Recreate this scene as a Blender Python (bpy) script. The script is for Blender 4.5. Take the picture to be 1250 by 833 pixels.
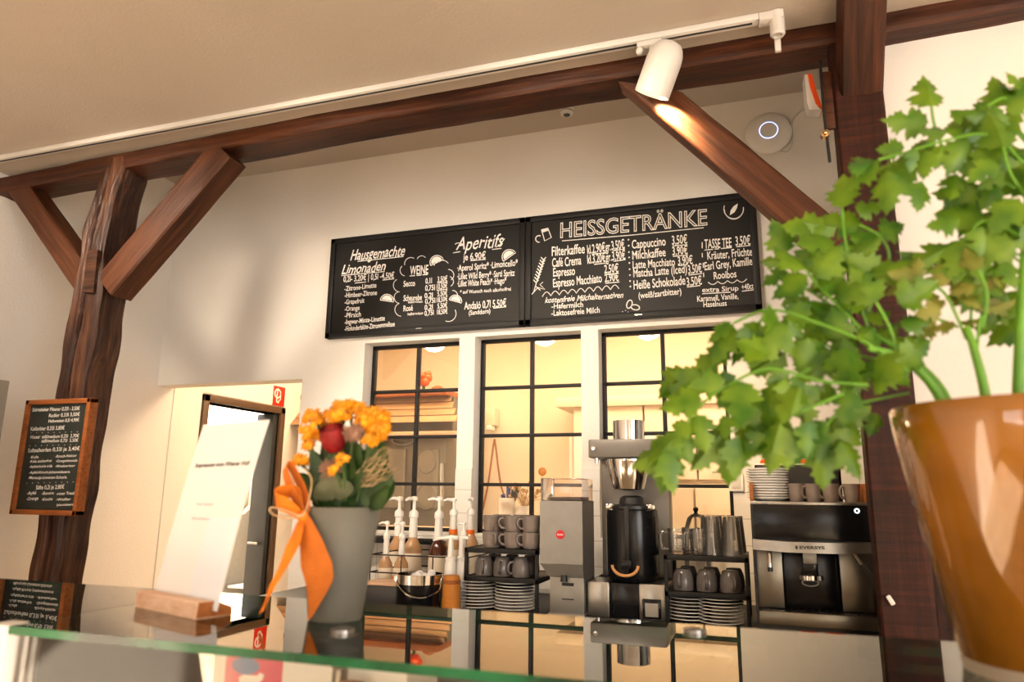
import bpy, bmesh, math, random
from mathutils import Vector, Matrix, noise
random.seed(7)
PI = math.pi
for o in list(bpy.data.objects): bpy.data.objects.remove(o)
S = bpy.context.scene
COL = S.collection

# ------------------------------------------------------------------ camera
FPX = 877.0
CAM = Vector((0, 0, 1.42))
def _axes(yaw, pitch, roll):
    cy, sy, cp, sp = math.cos(yaw), math.sin(yaw), math.cos(pitch), math.sin(pitch)
    f = Vector((-sy*cp, cy*cp, sp)); r = Vector((cy, sy, 0)); u = r.cross(f)
    c, s = math.cos(roll), math.sin(roll)
    return c*r + s*u, -s*r + c*u, f
RT, UP, FW = _axes(math.radians(18.6), math.radians(11.9), math.radians(.65))
def ray(x, y): return (x-625)/FPX*RT - (y-416.5)/FPX*UP + FW
def P(x, y, Y): d = ray(x, y); return CAM + d*((Y-CAM.y)/d.y)        # sight line met with a plane parallel to the bar wall
def PZ(x, y, Z): d = ray(x, y); return CAM + d*((Z-CAM.z)/d.z)       # ... with a level plane
def PX(x, y, X): d = ray(x, y); return CAM + d*((X-CAM.x)/d.x)       # ... with a plane parallel to the side wall
cd = bpy.data.cameras.new('camera'); cam = bpy.data.objects.new('camera', cd); COL.objects.link(cam)
cd.sensor_width = 36; cd.lens = 36*FPX/1250; cd.clip_start = .02
m = Matrix((RT, UP, -FW)).transposed().to_4x4(); m.translation = CAM
cam.matrix_world = m
cd.dof.use_dof = True; cd.dof.focus_distance = 2.95; cd.dof.aperture_fstop = 4.4
S.camera = cam
S.view_settings.view_transform = 'Standard'; S.view_settings.look = 'None'
S.view_settings.exposure = 0.12; S.view_settings.gamma = 1; S.view_settings.use_curve_mapping = False

# ------------------------------------------------------------------ light
w = bpy.data.worlds.new('world'); S.world = w; w.use_nodes = True
bg = w.node_tree.nodes['Background']; bg.inputs[0].default_value = (1, .93, .84, 1); bg.inputs[1].default_value = .5
def area(name, loc, aim, sx, sy, power, color):
    l = bpy.data.lights.new(name, 'AREA'); l.shape = 'RECTANGLE'; l.size = sx; l.size_y = sy; l.energy = power; l.color = color
    o = bpy.data.objects.new(name, l); COL.objects.link(o); o.location = loc
    o.rotation_euler = (Vector(aim)-Vector(loc)).to_track_quat('-Z', 'Y').to_euler()
    return o
DAY = (1, .88, .74)
area('window_daylight', (1.9, -3.85, 1.45), (-1.6, 2, 1.75), 2.0, 1.7, 44, DAY)
area('added_side_fill', (3.35, -1.6, 1.6), (-3.3, 1.6, 1.9), 2.2, 1.7, 110, (1, .96, .91))  # unseen side light, added to brighten the left wall
area('window_daylight', (-1.9, -3.85, 1.45), (-2.2, 2, 1.75), 1.4, 1.7, 26, (1, .92, .84))
sl = bpy.data.lights.new('sun', 'SUN'); sl.energy = 62; sl.angle = .02; sl.color = (1, .85, .66)
so = bpy.data.objects.new('sun', sl); COL.objects.link(so); so.rotation_euler = Vector((-.35, 1, -.62)).to_track_quat('-Z', 'Y').to_euler()
def spot(name, loc, aim, power, color, size, soft):
    l = bpy.data.lights.new(name, 'SPOT'); l.energy = power; l.color = color; l.spot_size = size; l.spot_blend = 1; l.shadow_soft_size = soft
    o = bpy.data.objects.new(name, l); COL.objects.link(o); o.location = loc
    o.rotation_euler = (Vector(aim)-Vector(loc)).to_track_quat('-Z', 'Y').to_euler(); return o
for lx, ax_ in ((-2.6, -2.3), (-1.6, -1.35), (-.75, -.35)):
    spot('added_wall_spot', (lx, 1.2, 2.72), (ax_, 3.3, 1.85), 95, (1, .83, .64), 1.25, .11)  # unseen spots without fixtures, added to brighten the bar wall
area('kitchen_light', (-1.4, 4.55, 2.85), (-1.4, 4.55, 0), 2.6, .7, 60, (1, .71, .43))
area('kitchen_light', (0.2, 4.5, 2.85), (0.2, 4.5, 0), 1.2, .8, 40, (1, .84, .64))
area('passage_light', (-2.75, 3.95, 2.7), (-2.95, 3.95, 0), .5, .6, 12, (1, .62, .32))
area('side_room_light', (-4.7, 4.6, 2.5), (-4.7, 4.6, 0), 1.6, 1.6, 90, (1, .97, .92))

# ------------------------------------------------------------------ materials
def srgb(r, g, b):
    f = lambda c: (c/255/12.92) if c/255 <= .04045 else ((c/255+.055)/1.055)**2.4
    return (f(r), f(g), f(b), 1)
def newmat(name):
    m = bpy.data.materials.new(name); m.use_nodes = True
    nt = m.node_tree; return m, nt, nt.nodes['Principled BSDF']
def pm(name, col, rough=.5, metal=0, spec=.5, bump=0, bscale=60, var=.12, vscale=8, trans=0, ior=1.45, coat=0, sub=0):
    m, nt, b = newmat(name); N = nt.nodes; L = nt.links
    b.inputs['Roughness'].default_value = rough; b.inputs['Metallic'].default_value = metal
    b.inputs['Specular IOR Level'].default_value = spec; b.inputs['Transmission Weight'].default_value = trans
    b.inputs['IOR'].default_value = ior; b.inputs['Coat Weight'].default_value = coat
    tc = N.new('ShaderNodeTexCoord')
    n = N.new('ShaderNodeTexNoise'); n.inputs['Scale'].default_value = vscale; n.inputs['Detail'].default_value = 4
    L.new(tc.outputs['Object'], n.inputs['Vector'])
    r = N.new('ShaderNodeValToRGB')
    r.color_ramp.elements[0].color = (*[c*(1-var) for c in col[:3]], 1); r.color_ramp.elements[1].color = (*[min(1, c*(1+var)) for c in col[:3]], 1)
    r.color_ramp.elements[0].position = .3; r.color_ramp.elements[1].position = .7
    L.new(n.outputs['Fac'], r.inputs[0]); L.new(r.outputs[0], b.inputs['Base Color'])
    if bump:
        n2 = N.new('ShaderNodeTexNoise'); n2.inputs['Scale'].default_value = bscale; n2.inputs['Detail'].default_value = 5
        L.new(tc.outputs['Object'], n2.inputs['Vector'])
        bp = N.new('ShaderNodeBump'); bp.inputs['Strength'].default_value = bump; bp.inputs['Distance'].default_value = .01
        L.new(n2.outputs['Fac'], bp.inputs['Height']); L.new(bp.outputs[0], b.inputs['Normal'])
    return m
def wood(name, dark, mid, light, rough=.5, sc=1.0, bump=.5, saw=False):
    m, nt, b = newmat(name); N = nt.nodes; L = nt.links
    tc = N.new('ShaderNodeTexCoord'); oi = N.new('ShaderNodeObjectInfo')
    ad = N.new('ShaderNodeVectorMath'); ad.operation = 'ADD'
    sc_ = N.new('ShaderNodeMath'); sc_.operation = 'MULTIPLY'; sc_.inputs[1].default_value = 17
    L.new(oi.outputs['Random'], sc_.inputs[0]); L.new(tc.outputs['Object'], ad.inputs[0]); L.new(sc_.outputs[0], ad.inputs[1])
    mp = N.new('ShaderNodeMapping'); mp.inputs['Scale'].default_value = (1.2*sc, 22*sc, 22*sc); L.new(ad.outputs[0], mp.inputs[0])
    n1 = N.new('ShaderNodeTexNoise'); n1.inputs['Scale'].default_value = 2.2; n1.inputs['Detail'].default_value = 8; n1.inputs['Roughness'].default_value = .65; n1.inputs['Distortion'].default_value = .6
    L.new(mp.outputs[0], n1.inputs['Vector'])
    mp2 = N.new('ShaderNodeMapping'); mp2.inputs['Scale'].default_value = (2*sc, 6*sc, 6*sc); L.new(ad.outputs[0], mp2.inputs[0])
    n2 = N.new('ShaderNodeTexNoise'); n2.inputs['Scale'].default_value = 1.3; n2.inputs['Detail'].default_value = 3; L.new(mp2.outputs[0], n2.inputs['Vector'])
    mx = N.new('ShaderNodeMath'); mx.operation = 'MULTIPLY_ADD'; mx.inputs[1].default_value = .6; L.new(n1.outputs['Fac'], mx.inputs[0])
    m2 = N.new('ShaderNodeMath'); m2.operation = 'MULTIPLY'; m2.inputs[1].default_value = .4; L.new(n2.outputs['Fac'], m2.inputs[0]); L.new(m2.outputs[0], mx.inputs[2])
    fac = mx.outputs[0]
    if saw:
        mp3 = N.new('ShaderNodeMapping'); mp3.inputs['Scale'].default_value = (60, 3, 3); L.new(ad.outputs[0], mp3.inputs[0])
        n3 = N.new('ShaderNodeTexNoise'); n3.inputs['Scale'].default_value = 1.2; n3.inputs['Detail'].default_value = 3; L.new(mp3.outputs[0], n3.inputs['Vector'])
        m3 = N.new('ShaderNodeMath'); m3.operation = 'MULTIPLY_ADD'; m3.inputs[1].default_value = .35; L.new(n3.outputs['Fac'], m3.inputs[0])
        m4 = N.new('ShaderNodeMath'); m4.operation = 'MULTIPLY'; m4.inputs[1].default_value = .65; L.new(fac, m4.inputs[0]); L.new(m4.outputs[0], m3.inputs[2])
        fac = m3.outputs[0]
    r = N.new('ShaderNodeValToRGB'); e = r.color_ramp.elements
    e[0].position = .33; e[0].color = dark; e[1].position = .68; e[1].color = light
    k = e.new(.48); k.color = mid
    L.new(fac, r.inputs[0]); L.new(r.outputs[0], b.inputs['Base Color'])
    b.inputs['Roughness'].default_value = rough; b.inputs['Specular IOR Level'].default_value = .28
    bp = N.new('ShaderNodeBump'); bp.inputs['Strength'].default_value = bump; bp.inputs['Distance'].default_value = .012
    L.new(fac, bp.inputs['Height']); L.new(bp.outputs[0], b.inputs['Normal'])
    return m
def clear(name, tint=(1, 1, 1, 1), refl=1.0, rough=.0, haze=0, ior=1.5):
    m, nt, b = newmat(name); N = nt.nodes; L = nt.links; N.remove(b)
    out = N['Material Output']
    t = N.new('ShaderNodeBsdfTransparent'); t.inputs[0].default_value = tint
    g = N.new('ShaderNodeBsdfGlossy'); g.inputs['Roughness'].default_value = rough
    f = N.new('ShaderNodeFresnel'); f.inputs['IOR'].default_value = ior
    mu = N.new('ShaderNodeMath'); mu.operation = 'MULTIPLY'; mu.inputs[1].default_value = refl; mu.use_clamp = True
    L.new(f.outputs[0], mu.inputs[0])
    mx = N.new('ShaderNodeMixShader'); L.new(mu.outputs[0], mx.inputs[0]); L.new(t.outputs[0], mx.inputs[1]); L.new(g.outputs[0], mx.inputs[2])
    res = mx.outputs[0]
    if haze:
        d = N.new('ShaderNodeBsdfDiffuse'); d.inputs[0].default_value = tint
        mh = N.new('ShaderNodeMixShader'); mh.inputs[0].default_value = haze; L.new(res, mh.inputs[1]); L.new(d.outputs[0], mh.inputs[2]); res = mh.outputs[0]
    L.new(res, out.inputs[0]); return m
def emis(name, col, st):
    m, nt, b = newmat(name); b.inputs['Emission Color'].default_value = col; b.inputs['Emission Strength'].default_value = st
    b.inputs['Base Color'].default_value = col; return m
def tiles(name, col, mortar, sx, sy):
    m, nt, b = newmat(name); N = nt.nodes; L = nt.links
    tc = N.new('ShaderNodeTexCoord'); sp = N.new('ShaderNodeSeparateXYZ'); cb = N.new('ShaderNodeCombineXYZ')
    L.new(tc.outputs['Object'], sp.inputs[0]); L.new(sp.outputs['X'], cb.inputs['X']); L.new(sp.outputs['Z'], cb.inputs['Y'])
    br = N.new('ShaderNodeTexBrick'); br.offset = 0; br.inputs['Scale'].default_value = 1
    br.inputs['Brick Width'].default_value = sx; br.inputs['Row Height'].default_value = sy; br.inputs['Mortar Size'].default_value = .002
    br.inputs['Color1'].default_value = col; br.inputs['Color2'].default_value = (*[c*.97 for c in col[:3]], 1); br.inputs['Mortar'].default_value = mortar
    L.new(cb.outputs[0], br.inputs['Vector']); L.new(br.outputs['Color'], b.inputs['Base Color']); b.inputs['Roughness'].default_value = .2
    return m
def leafmat(name, c1, c2, tr=.45):
    m, nt, b = newmat(name); N = nt.nodes; L = nt.links; out = N['Material Output']
    tc = N.new('ShaderNodeTexCoord'); n = N.new('ShaderNodeTexNoise'); n.inputs['Scale'].default_value = 26; n.inputs['Detail'].default_value = 2
    L.new(tc.outputs['Object'], n.inputs['Vector'])
    r = N.new('ShaderNodeValToRGB'); r.color_ramp.elements[0].color = c1; r.color_ramp.elements[1].color = c2
    r.color_ramp.elements[0].position = .35; r.color_ramp.elements[1].position = .65
    L.new(n.outputs['Fac'], r.inputs[0]); L.new(r.outputs[0], b.inputs['Base Color']); b.inputs['Roughness'].default_value = .42
    t = N.new('ShaderNodeBsdfTranslucent'); L.new(r.outputs[0], t.inputs[0])
    mx = N.new('ShaderNodeMixShader'); mx.inputs[0].default_value = tr; L.new(b.outputs[0], mx.inputs[1]); L.new(t.outputs[0], mx.inputs[2]); L.new(mx.outputs[0], out.inputs[0])
    return m

M = dict(
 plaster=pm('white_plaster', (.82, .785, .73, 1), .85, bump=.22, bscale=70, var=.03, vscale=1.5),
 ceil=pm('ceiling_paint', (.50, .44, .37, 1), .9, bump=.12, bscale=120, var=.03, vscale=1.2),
 kitchen=pm('kitchen_plaster', (.82, .71, .55, 1), .8, var=.02, vscale=1),
 floor=pm('floor_boards', (.50, .38, .27, 1), .5, var=.2, vscale=4),
 timber=wood('old_dark_timber', srgb(20, 9, 4), srgb(56, 26, 11), srgb(90, 48, 22), .5, 1, .6),
 timber_grey=wood('weathered_timber', srgb(14, 7, 4), srgb(52, 27, 15), srgb(104, 68, 46), .34, 1, .9),
 timber_red=wood('red_stained_timber', srgb(20, 7, 2), srgb(46, 17, 5), srgb(80, 34, 10), .6, 1, .5, True),
 timber_brace=wood('brown_brace_timber', srgb(30, 14, 6), srgb(68, 36, 18), srgb(100, 58, 32), .5, 1, .45),
 framewood=wood('orange_brown_frame_wood', srgb(110, 58, 24), srgb(150, 86, 42), srgb(176, 108, 58), .4, 1.5, .15),
 palewood=wood('pale_beech', srgb(196, 150, 118), srgb(222, 184, 154), srgb(236, 206, 180), .5, 2, .1),
 brownwood=wood('brown_end_grain', srgb(110, 62, 26), srgb(150, 88, 40), srgb(170, 104, 52), .5, 3, .1),
 black=pm('black_lacquer', (.012, .011, .011, 1), .35, var=.2),
 blackmat=pm('black_metal_powdercoat', (.012, .0115, .0115, 1), .5, spec=.3, var=.15),
 slate=pm('chalkboard_slate', (.010, .009, .0085, 1), .5, spec=.3, var=.25, vscale=3),
 slate2=pm('green_grey_slate', (.035, .04, .035, 1), .28, var=.2, vscale=3),
 chalk=pm('white_chalk_marker', (.86, .84, .80, 1), .8, var=.05),
 white=pm('white_plastic', (.66, .64, .60, 1), .4, var=.03),
 whitew=pm('white_enamel', (.85, .83, .79, 1), .3, var=.02),
 paper=pm('white_paper', (.86, .85, .84, 1), .8, var=.02),
 paper2=pm('bluish_paper', (.80, .84, .90, 1), .6, var=.02),
 ink=pm('grey_ink', (.16, .16, .17, 1), .8),
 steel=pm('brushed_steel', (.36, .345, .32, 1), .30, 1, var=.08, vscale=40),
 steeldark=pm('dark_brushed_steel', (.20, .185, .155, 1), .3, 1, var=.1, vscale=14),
 steelhead=pm('dark_matt_steel', (.17, .16, .145, 1), .42, .6, var=.06, vscale=20),  # darker matt steel for the brewer head and tower
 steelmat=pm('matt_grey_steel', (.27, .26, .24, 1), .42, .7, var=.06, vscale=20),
 chrome=pm('polished_chrome', (.62, .60, .57, 1), .08, 1, var=.02),
 gloss=pm('gloss_black_plastic', (.006, .006, .007, 1), .2, var=.1, spec=.35),
 cup=pm('taupe_glazed_ceramic', (.20, .165, .145, 1), .22, var=.12, vscale=25),
 cup2=pm('grey_glazed_ceramic', (.13, .115, .11, 1), .2, var=.12, vscale=25),
 plate=pm('white_porcelain', (.72, .71, .68, 1), .18, var=.03),
 platerim=pm('grey_glazed_plate', (.14, .135, .13, 1), .25, var=.1),
 tile=tiles('white_wall_tile', (.78, .75, .70, 1), (.5, .47, .42, 1), .2, .11),
 cabinet=pm('cream_cabinet', (.78, .66, .50, 1), .4, var=.02),
 orange=pm('orange_fabric', srgb(236, 128, 16), .7, var=.18, vscale=30, bump=.3, bscale=300),
 orange2=pm('amber_fabric', srgb(205, 112, 30), .75, var=.15, vscale=30, bump=.3, bscale=300),
 cork=pm('amber_card', srgb(196, 124, 44), .6, var=.12),
 twine=pm('twine', srgb(190, 160, 120), .9, var=.2, vscale=80),
 potgrey=pm('grey_matt_ceramic', srgb(104, 102, 92), .6, var=.05, vscale=10, bump=.08, bscale=150),
 petal=pm('orange_petal', srgb(240, 150, 12), .6, var=.35, vscale=60),
 red=pm('dark_red_petal', srgb(126, 8, 8), .6, var=.3, vscale=60),
 dusty=pm('dusty_pink_petal', srgb(160, 122, 100), .8, var=.2, vscale=60),
 stem=pm('green_stem', srgb(96, 150, 40), .45, var=.2, vscale=20),
 darkstem=pm('dark_green_stem', srgb(60, 84, 36), .5, var=.2, vscale=20),
 leaf=leafmat('bright_green_leaf', srgb(58, 106, 12), srgb(112, 148, 26), .35),
 leaf2=leafmat('yellow_green_leaf', srgb(104, 116, 32), srgb(150, 150, 66), .35),
 darkleaf=leafmat('dark_green_leaf', srgb(28, 54, 20), srgb(56, 86, 34), .2),
 sage=leafmat('sage_leaf', srgb(72, 80, 52), srgb(108, 108, 78), .2),
 glaze=pm('amber_glazed_ceramic', srgb(128, 82, 16), .06, var=.3, vscale=9, coat=1, bump=.05, bscale=12),
 gbase=pm('unglazed_base', srgb(170, 160, 146), .6),
 glass=clear('window_glass', (.98, .97, .94, 1), 1.0),
 tglass=clear('counter_glass', (.88, .93, .90, 1), 1.25),
 drink=clear('drinking_glass', (.97, .96, .94, 1), 1.5, .02, .03),
 acrylic=clear('smoky_acrylic', (.93, .88, .85, 1), 1.2, .05, .05),
 gedge=pm('green_glass_edge', (.006, .10, .035, 1), .08, var=.95, vscale=9, trans=.15, spec=.7),
 syrup=pm('dark_syrup', (.09, .02, .008, 1), .1, var=.2, trans=.2),
 amber=pm('amber_syrup', (.55, .20, .05, 1), .1, var=.2, trans=.4),
 cream=pm('cream_syrup', (.75, .55, .36, 1), .15, var=.1, trans=.2),
 soil=pm('dark_soil', (.03, .022, .015, 1), .9, var=.5, vscale=200),
 peach=pm('peach_syrup', (.62, .36, .18, 1), .15, var=.2, trans=.25),
 label=pm('cream_label', (.80, .70, .56, 1), .6, var=.1),
 labelo=pm('orange_label', srgb(232, 112, 20), .55, var=.15),
 labelr=pm('red_print', srgb(190, 70, 40), .6, var=.3, vscale=120),
 redsign=pm('red_sign', srgb(214, 40, 20), .45, var=.05),
 redbadge=pm('red_badge', srgb(205, 20, 30), .4, var=.05),
 pink=pm('pink_print', srgb(214, 50, 90), .5, var=.05), blue=pm('blue_print', srgb(70, 110, 170), .5, var=.1),
 beans=pm('coffee_beans', (.10, .045, .025, 1), .4, var=.6, vscale=120),
 ring=emis('blue_white_led', (.42, .52, 1, 1), 2.2),
 led=emis('white_led', (.8, .9, 1, 1), 4),
 lamp=emis('warm_lamp', (1, .72, .4, 1), 6),
 oven=pm('grey_oven_front', (.16, .15, .13, 1), .35, .4, var=.1), ovenglass=pm('oven_window', (.26, .24, .2, 1), .1, var=.15),
 frame=pm('brown_grey_door_frame', srgb(86, 66, 48), .5, var=.08), door=pm('anthracite_door', srgb(44, 47, 47), .35, var=.1),
 grey=pm('grey_laminate', srgb(150, 144, 134), .5, var=.05), darkgrey=pm('anthracite_laminate', srgb(58, 58, 60), .4, var=.1),
 bluepl=pm('blue_plastic', srgb(30, 60, 130), .4), straw=pm('dried_flower', srgb(176, 140, 84), .8, var=.3, vscale=60),
 copper=pm('warm_brass', (.72, .48, .26, 1), .25, 1), handle=pm('light_brown_handle', srgb(206, 150, 92), .45, var=.1),
 orangeplast=pm('orange_plastic', srgb(240, 84, 20), .35, var=.1), awning=wood('awning_slats', srgb(120, 90, 60), srgb(160, 124, 88), srgb(190, 154, 112), .5, 1, .1),
)

# ------------------------------------------------------------------ mesh helpers
class MB:
    def __init__(s): s.v = []; s.f = []; s.mi = []; s.cur = 0
    def mat(s, i): s.cur = i; return s
    def add(s, vs, fs, T=None):
        n = len(s.v)
        s.v += [(T @ Vector(p)) if T else Vector(p) for p in vs]
        for f in fs: s.f.append([n+i for i in f]); s.mi.append(s.cur)
        return s
    def bm(s, b, T=None):
        b.verts.ensure_lookup_table(); b.verts.index_update()
        s.add([v.co.copy() for v in b.verts], [[v.index for v in f.verts] for f in b.faces], T); b.free(); return s
    def box(s, a, b, bev=0, T=None, seg=2):
        a, b = Vector(a), Vector(b); lo = Vector(map(min, a, b)); hi = Vector(map(max, a, b))
        x = bmesh.new(); bmesh.ops.create_cube(x, size=1)
        for v in x.verts: v.co = Vector((lo[i]+(v.co[i]+.5)*(hi[i]-lo[i]) for i in range(3)))
        if bev: bmesh.ops.bevel(x, geom=list(x.edges), offset=min(bev, .49*min(hi-lo)), segments=seg, profile=.5, affect='EDGES')
        return s.bm(x, T)
    def lathe(s, prof, n=24, T=None, c=(0, 0, 0)):
        c = Vector(c); vs = []; fs = []; rows = []
        for r, z in prof:
            if r < 1e-6: rows.append([len(vs)]); vs.append(c+Vector((0, 0, z)))
            else:
                rows.append(list(range(len(vs), len(vs)+n)))
                vs += [c+Vector((r*math.cos(2*PI*i/n), r*math.sin(2*PI*i/n), z)) for i in range(n)]
        for A, B in zip(rows, rows[1:]):
            for i in range(n):
                j = (i+1) % n
                if len(A) == 1 and len(B) == 1: continue
                if len(A) == 1: fs.append([A[0], B[j], B[i]])
                elif len(B) == 1: fs.append([A[i], A[j], B[0]])
                else: fs.append([A[i], A[j], B[j], B[i]])
        return s.add(vs, fs, T)
    def tube(s, pts, r, n=8, T=None, closed=False):
        pts = [Vector(p) for p in pts]; k = len(pts); rs = r if isinstance(r, (list, tuple)) else [r]*k
        vs = []; fs = []; prev = None
        for i, p in enumerate(pts):
            d = (pts[(i+1) % k]-pts[i-1]) if closed else (pts[min(i+1, k-1)]-pts[max(i-1, 0)])
            d.normalize()
            a = prev if prev else (Vector((0, 0, 1)) if abs(d.z) < .9 else Vector((1, 0, 0)))
            a = (a-d*a.dot(d)).normalized(); b = d.cross(a); prev = a
            vs += [p+(a*math.cos(2*PI*j/n)+b*math.sin(2*PI*j/n))*rs[i] for j in range(n)]
        for i in range(k if closed else k-1):
            i2 = (i+1) % k
            for j in range(n): fs.append([i*n+j, i*n+(j+1) % n, i2*n+(j+1) % n, i2*n+j])
        if not closed: fs += [list(range(n))[::-1], list(range((k-1)*n, k*n))]
        return s.add(vs, fs, T)
    def prism(s, poly, off, T=None):
        n = len(poly); a = [Vector(p) for p in poly]; off = Vector(off); b = [p+off for p in a]
        return s.add(a+b, [list(range(n))[::-1], list(range(n, 2*n))]+[[i, (i+1) % n, n+(i+1) % n, n+i] for i in range(n)], T)
    def ribbon(s, pts, sides, th=.0008):
        vs = []; fs = []; k = len(pts)
        for i, (p, w) in enumerate(zip(pts, sides)):
            p = Vector(p); w = Vector(w); d = Vector(pts[min(i+1, k-1)])-Vector(pts[max(i-1, 0)])
            nn = d.cross(w).normalized()*th
            vs += [p-w-nn, p+w-nn, p+w+nn, p-w+nn]
        for i in range(k-1):
            for j in range(4): fs.append([i*4+j, i*4+(j+1) % 4, i*4+4+(j+1) % 4, i*4+4+j])
        fs += [[3, 2, 1, 0], [k*4-4, k*4-3, k*4-2, k*4-1]]
        return s.add(vs, fs)
    def stroke(s, pts, wd, axis_n, th=.0008):     # a flat chalk line lying on a surface with normal axis_n
        pts = [Vector(p) for p in pts]; nrm = Vector(axis_n); k = len(pts); side = []
        for i in range(k):
            d = pts[min(i+1, k-1)]-pts[max(i-1, 0)]; side.append(d.cross(nrm).normalized()*wd/2)
        return s.ribbon(pts, side, th/2)
    def sphere(s, c, r, n=12, sc=(1, 1, 1)):
        pr = [(r*math.sin(PI*i/(n//2+2)), -r*math.cos(PI*i/(n//2+2))) for i in range(n//2+3)]
        return s.lathe(pr, n, Matrix.Translation(Vector(c)) @ Matrix.Diagonal((*sc, 1)))
    def build(s, name, mats, parent=None, smooth=35, origin=None):
        off = Vector((0, 0, 0))
        q = parent
        while q is not None: off = off+q.location; q = q.parent
        if origin is not None: off = off+Vector(origin)
        me = bpy.data.meshes.new(name); me.from_pydata([v-off for v in s.v], [], s.f)
        for mt in (mats if isinstance(mats, (list, tuple)) else [mats]): me.materials.append(M[mt] if isinstance(mt, str) else mt)
        me.polygons.foreach_set('material_index', s.mi)
        b = bmesh.new(); b.from_mesh(me); bmesh.ops.recalc_face_normals(b, faces=b.faces)
        if smooth:
            a = math.radians(smooth)
            for f in b.faces: f.smooth = True
            for e in b.edges: e.smooth = len(e.link_faces) == 2 and e.calc_face_angle(0) < a
        b.to_mesh(me); b.free()
        o = bpy.data.objects.new(name, me); COL.objects.link(o)
        if parent: o.parent = parent
        if origin is not None: o.location = origin
        return o
def tag(o, label, cat, group=None):
    o['label'] = label; o['category'] = cat
    if group: o['group'] = group
    return o
def thing(name, label, cat, loc, group=None):
    o = bpy.data.objects.new(name, None); o.empty_display_size = .05; COL.objects.link(o); o.location = loc
    return tag(o, label, cat, group)
def struct(name, mb, mat, smooth=0):
    o = mb.build(name, mat, smooth=smooth); o['kind'] = 'structure'; return o
def copy_tree(o, loc=None, rz=None, label=None, group=None, parent=None):
    c = o.copy(); COL.objects.link(c)
    if parent: c.parent = parent
    for ch in list(o.children): copy_tree(ch, parent=c)
    if loc is not None: c.location = loc
    if rz is not None: c.rotation_euler = (0, 0, rz)
    if label: c['label'] = label
    if group: c['group'] = group
    return c
def rounded(hw, hh, ch, n=48):
    """n points round a chamfered rectangle"""
    c = [(-hw+ch, -hh), (hw-ch, -hh), (hw, -hh+ch), (hw, hh-ch), (hw-ch, hh), (-hw+ch, hh), (-hw, hh-ch), (-hw, -hh+ch)]
    L = [math.dist(c[i], c[(i+1) % 8]) for i in range(8)]; T = sum(L); out = []
    for k in range(n):
        t = T*k/n; i = 0
        while t > L[i]: t -= L[i]; i += 1
        a, b = c[i], c[(i+1) % 8]; f = t/L[i]; out.append((a[0]+(b[0]-a[0])*f, a[1]+(b[1]-a[1])*f))
    return out
def timber(name, p0, p1, w, h, mat, up=(0, 0, 1), ch=.008, amp=.004, step=.03, label=None, shape=None, seed=0, n=48, crack=None, endcut=None):
    """hewn timber along p0-p1, its local X the grain"""
    p0, p1 = Vector(p0), Vector(p1); X = (p1-p0); L = X.length; X.normalize()
    Z = Vector(up); Z = (Z-X*Z.dot(X)).normalized(); Y = Z.cross(X)
    k = max(2, int(L/step)); mb = MB(); vs = []; fs = []
    base = rounded(w/2, h/2, ch, n)
    for i in range(k+1):
        x = L*i/k
        dy0, dy1, dz = shape(i/k) if shape else (0, 0, 0)      # offsets of the low-y side, of the high-y side, of the whole in z
        for (a, b) in base:
            t = (a+w/2)/w; y = a+dy0*(1-t)+dy1*t; z = b+dz
            q = Vector((x*3+seed*7, a*14, b*14)); q2 = Vector((x*9+seed*3, a*60, b*60))
            d = noise.noise(q)*amp+noise.noise(q2)*amp*.45
            v = Vector((0, a, b)).normalized()
            if crack:
                cy, wd, dp, fz = crack(i/k)
                if b*fz > h*.3 and abs(y-cy) < wd: d -= dp*(1-abs(y-cy)/wd)
            xx = x
            if endcut: xx = x+endcut(i/k, y, z)
            vs.append(Vector((xx, y+v.y*d, z+v.z*d)))
    for i in range(k):
        for j in range(n): fs.append([i*n+j, i*n+(j+1) % n, (i+1)*n+(j+1) % n, (i+1)*n+j])
    fs += [list(range(n))[::-1], list(range(k*n, k*n+n))]
    mb.add(vs, fs); o = mb.build(name, mat, smooth=40)
    R = Matrix((X, Y, Z)).transposed().to_4x4(); R.translation = p0
    o.matrix_world = R
    if label: tag(o, label, 'timber')
    return o

# text ---------------------------------------------------------------
def text_geo(s, shear=0, outline=0, bold=0):
    c = bpy.data.curves.new('t', 'FONT'); c.body = s; c.shear = shear; c.resolution_u = 3
    if outline: c.fill_mode = 'NONE'; c.bevel_depth = outline; c.bevel_resolution = 0
    elif bold: c.offset = bold
    o = bpy.data.objects.new('t', c); COL.objects.link(o); bpy.context.view_layer.update()
    dg = bpy.context.evaluated_depsgraph_get(); me = bpy.data.meshes.new_from_object(o.evaluated_get(dg))
    vs = [v.co.copy() for v in me.vertices]; fs = [list(p.vertices) for p in me.polygons]
    bpy.data.objects.remove(o); bpy.data.curves.remove(c); bpy.data.meshes.remove(me)
    return vs, fs
_v, _f = text_geo('H'); CAPH = max(v.y for v in _v)
def put_text(mb, s, a, b, hgt, N, shear=0, outline=0, bold=0, lift=.0012, wob=0):
    """text s from point a to point b, capitals hgt tall, on the surface with outward normal N"""
    vs, fs = text_geo(s, shear, outline, bold)
    if not vs: return
    x0 = min(v.x for v in vs); x1 = max(v.x for v in vs); a, b, N = Vector(a), Vector(b), Vector(N).normalized()
    U = (b-a); Lw = U.length; U.normalize(); W = N.cross(U).normalized(); sy = hgt/CAPH
    out = []
    for v in vs:
        xx = (v.x-x0)/(x1-x0)*Lw
        yy = v.y*sy+(wob*math.sin(xx*60)+wob*.6*math.sin(xx*147+1) if wob else 0)
        out.append(a+U*xx+W*yy+N*(lift+v.z*.6*sy))
    mb.add(out, fs)

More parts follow.
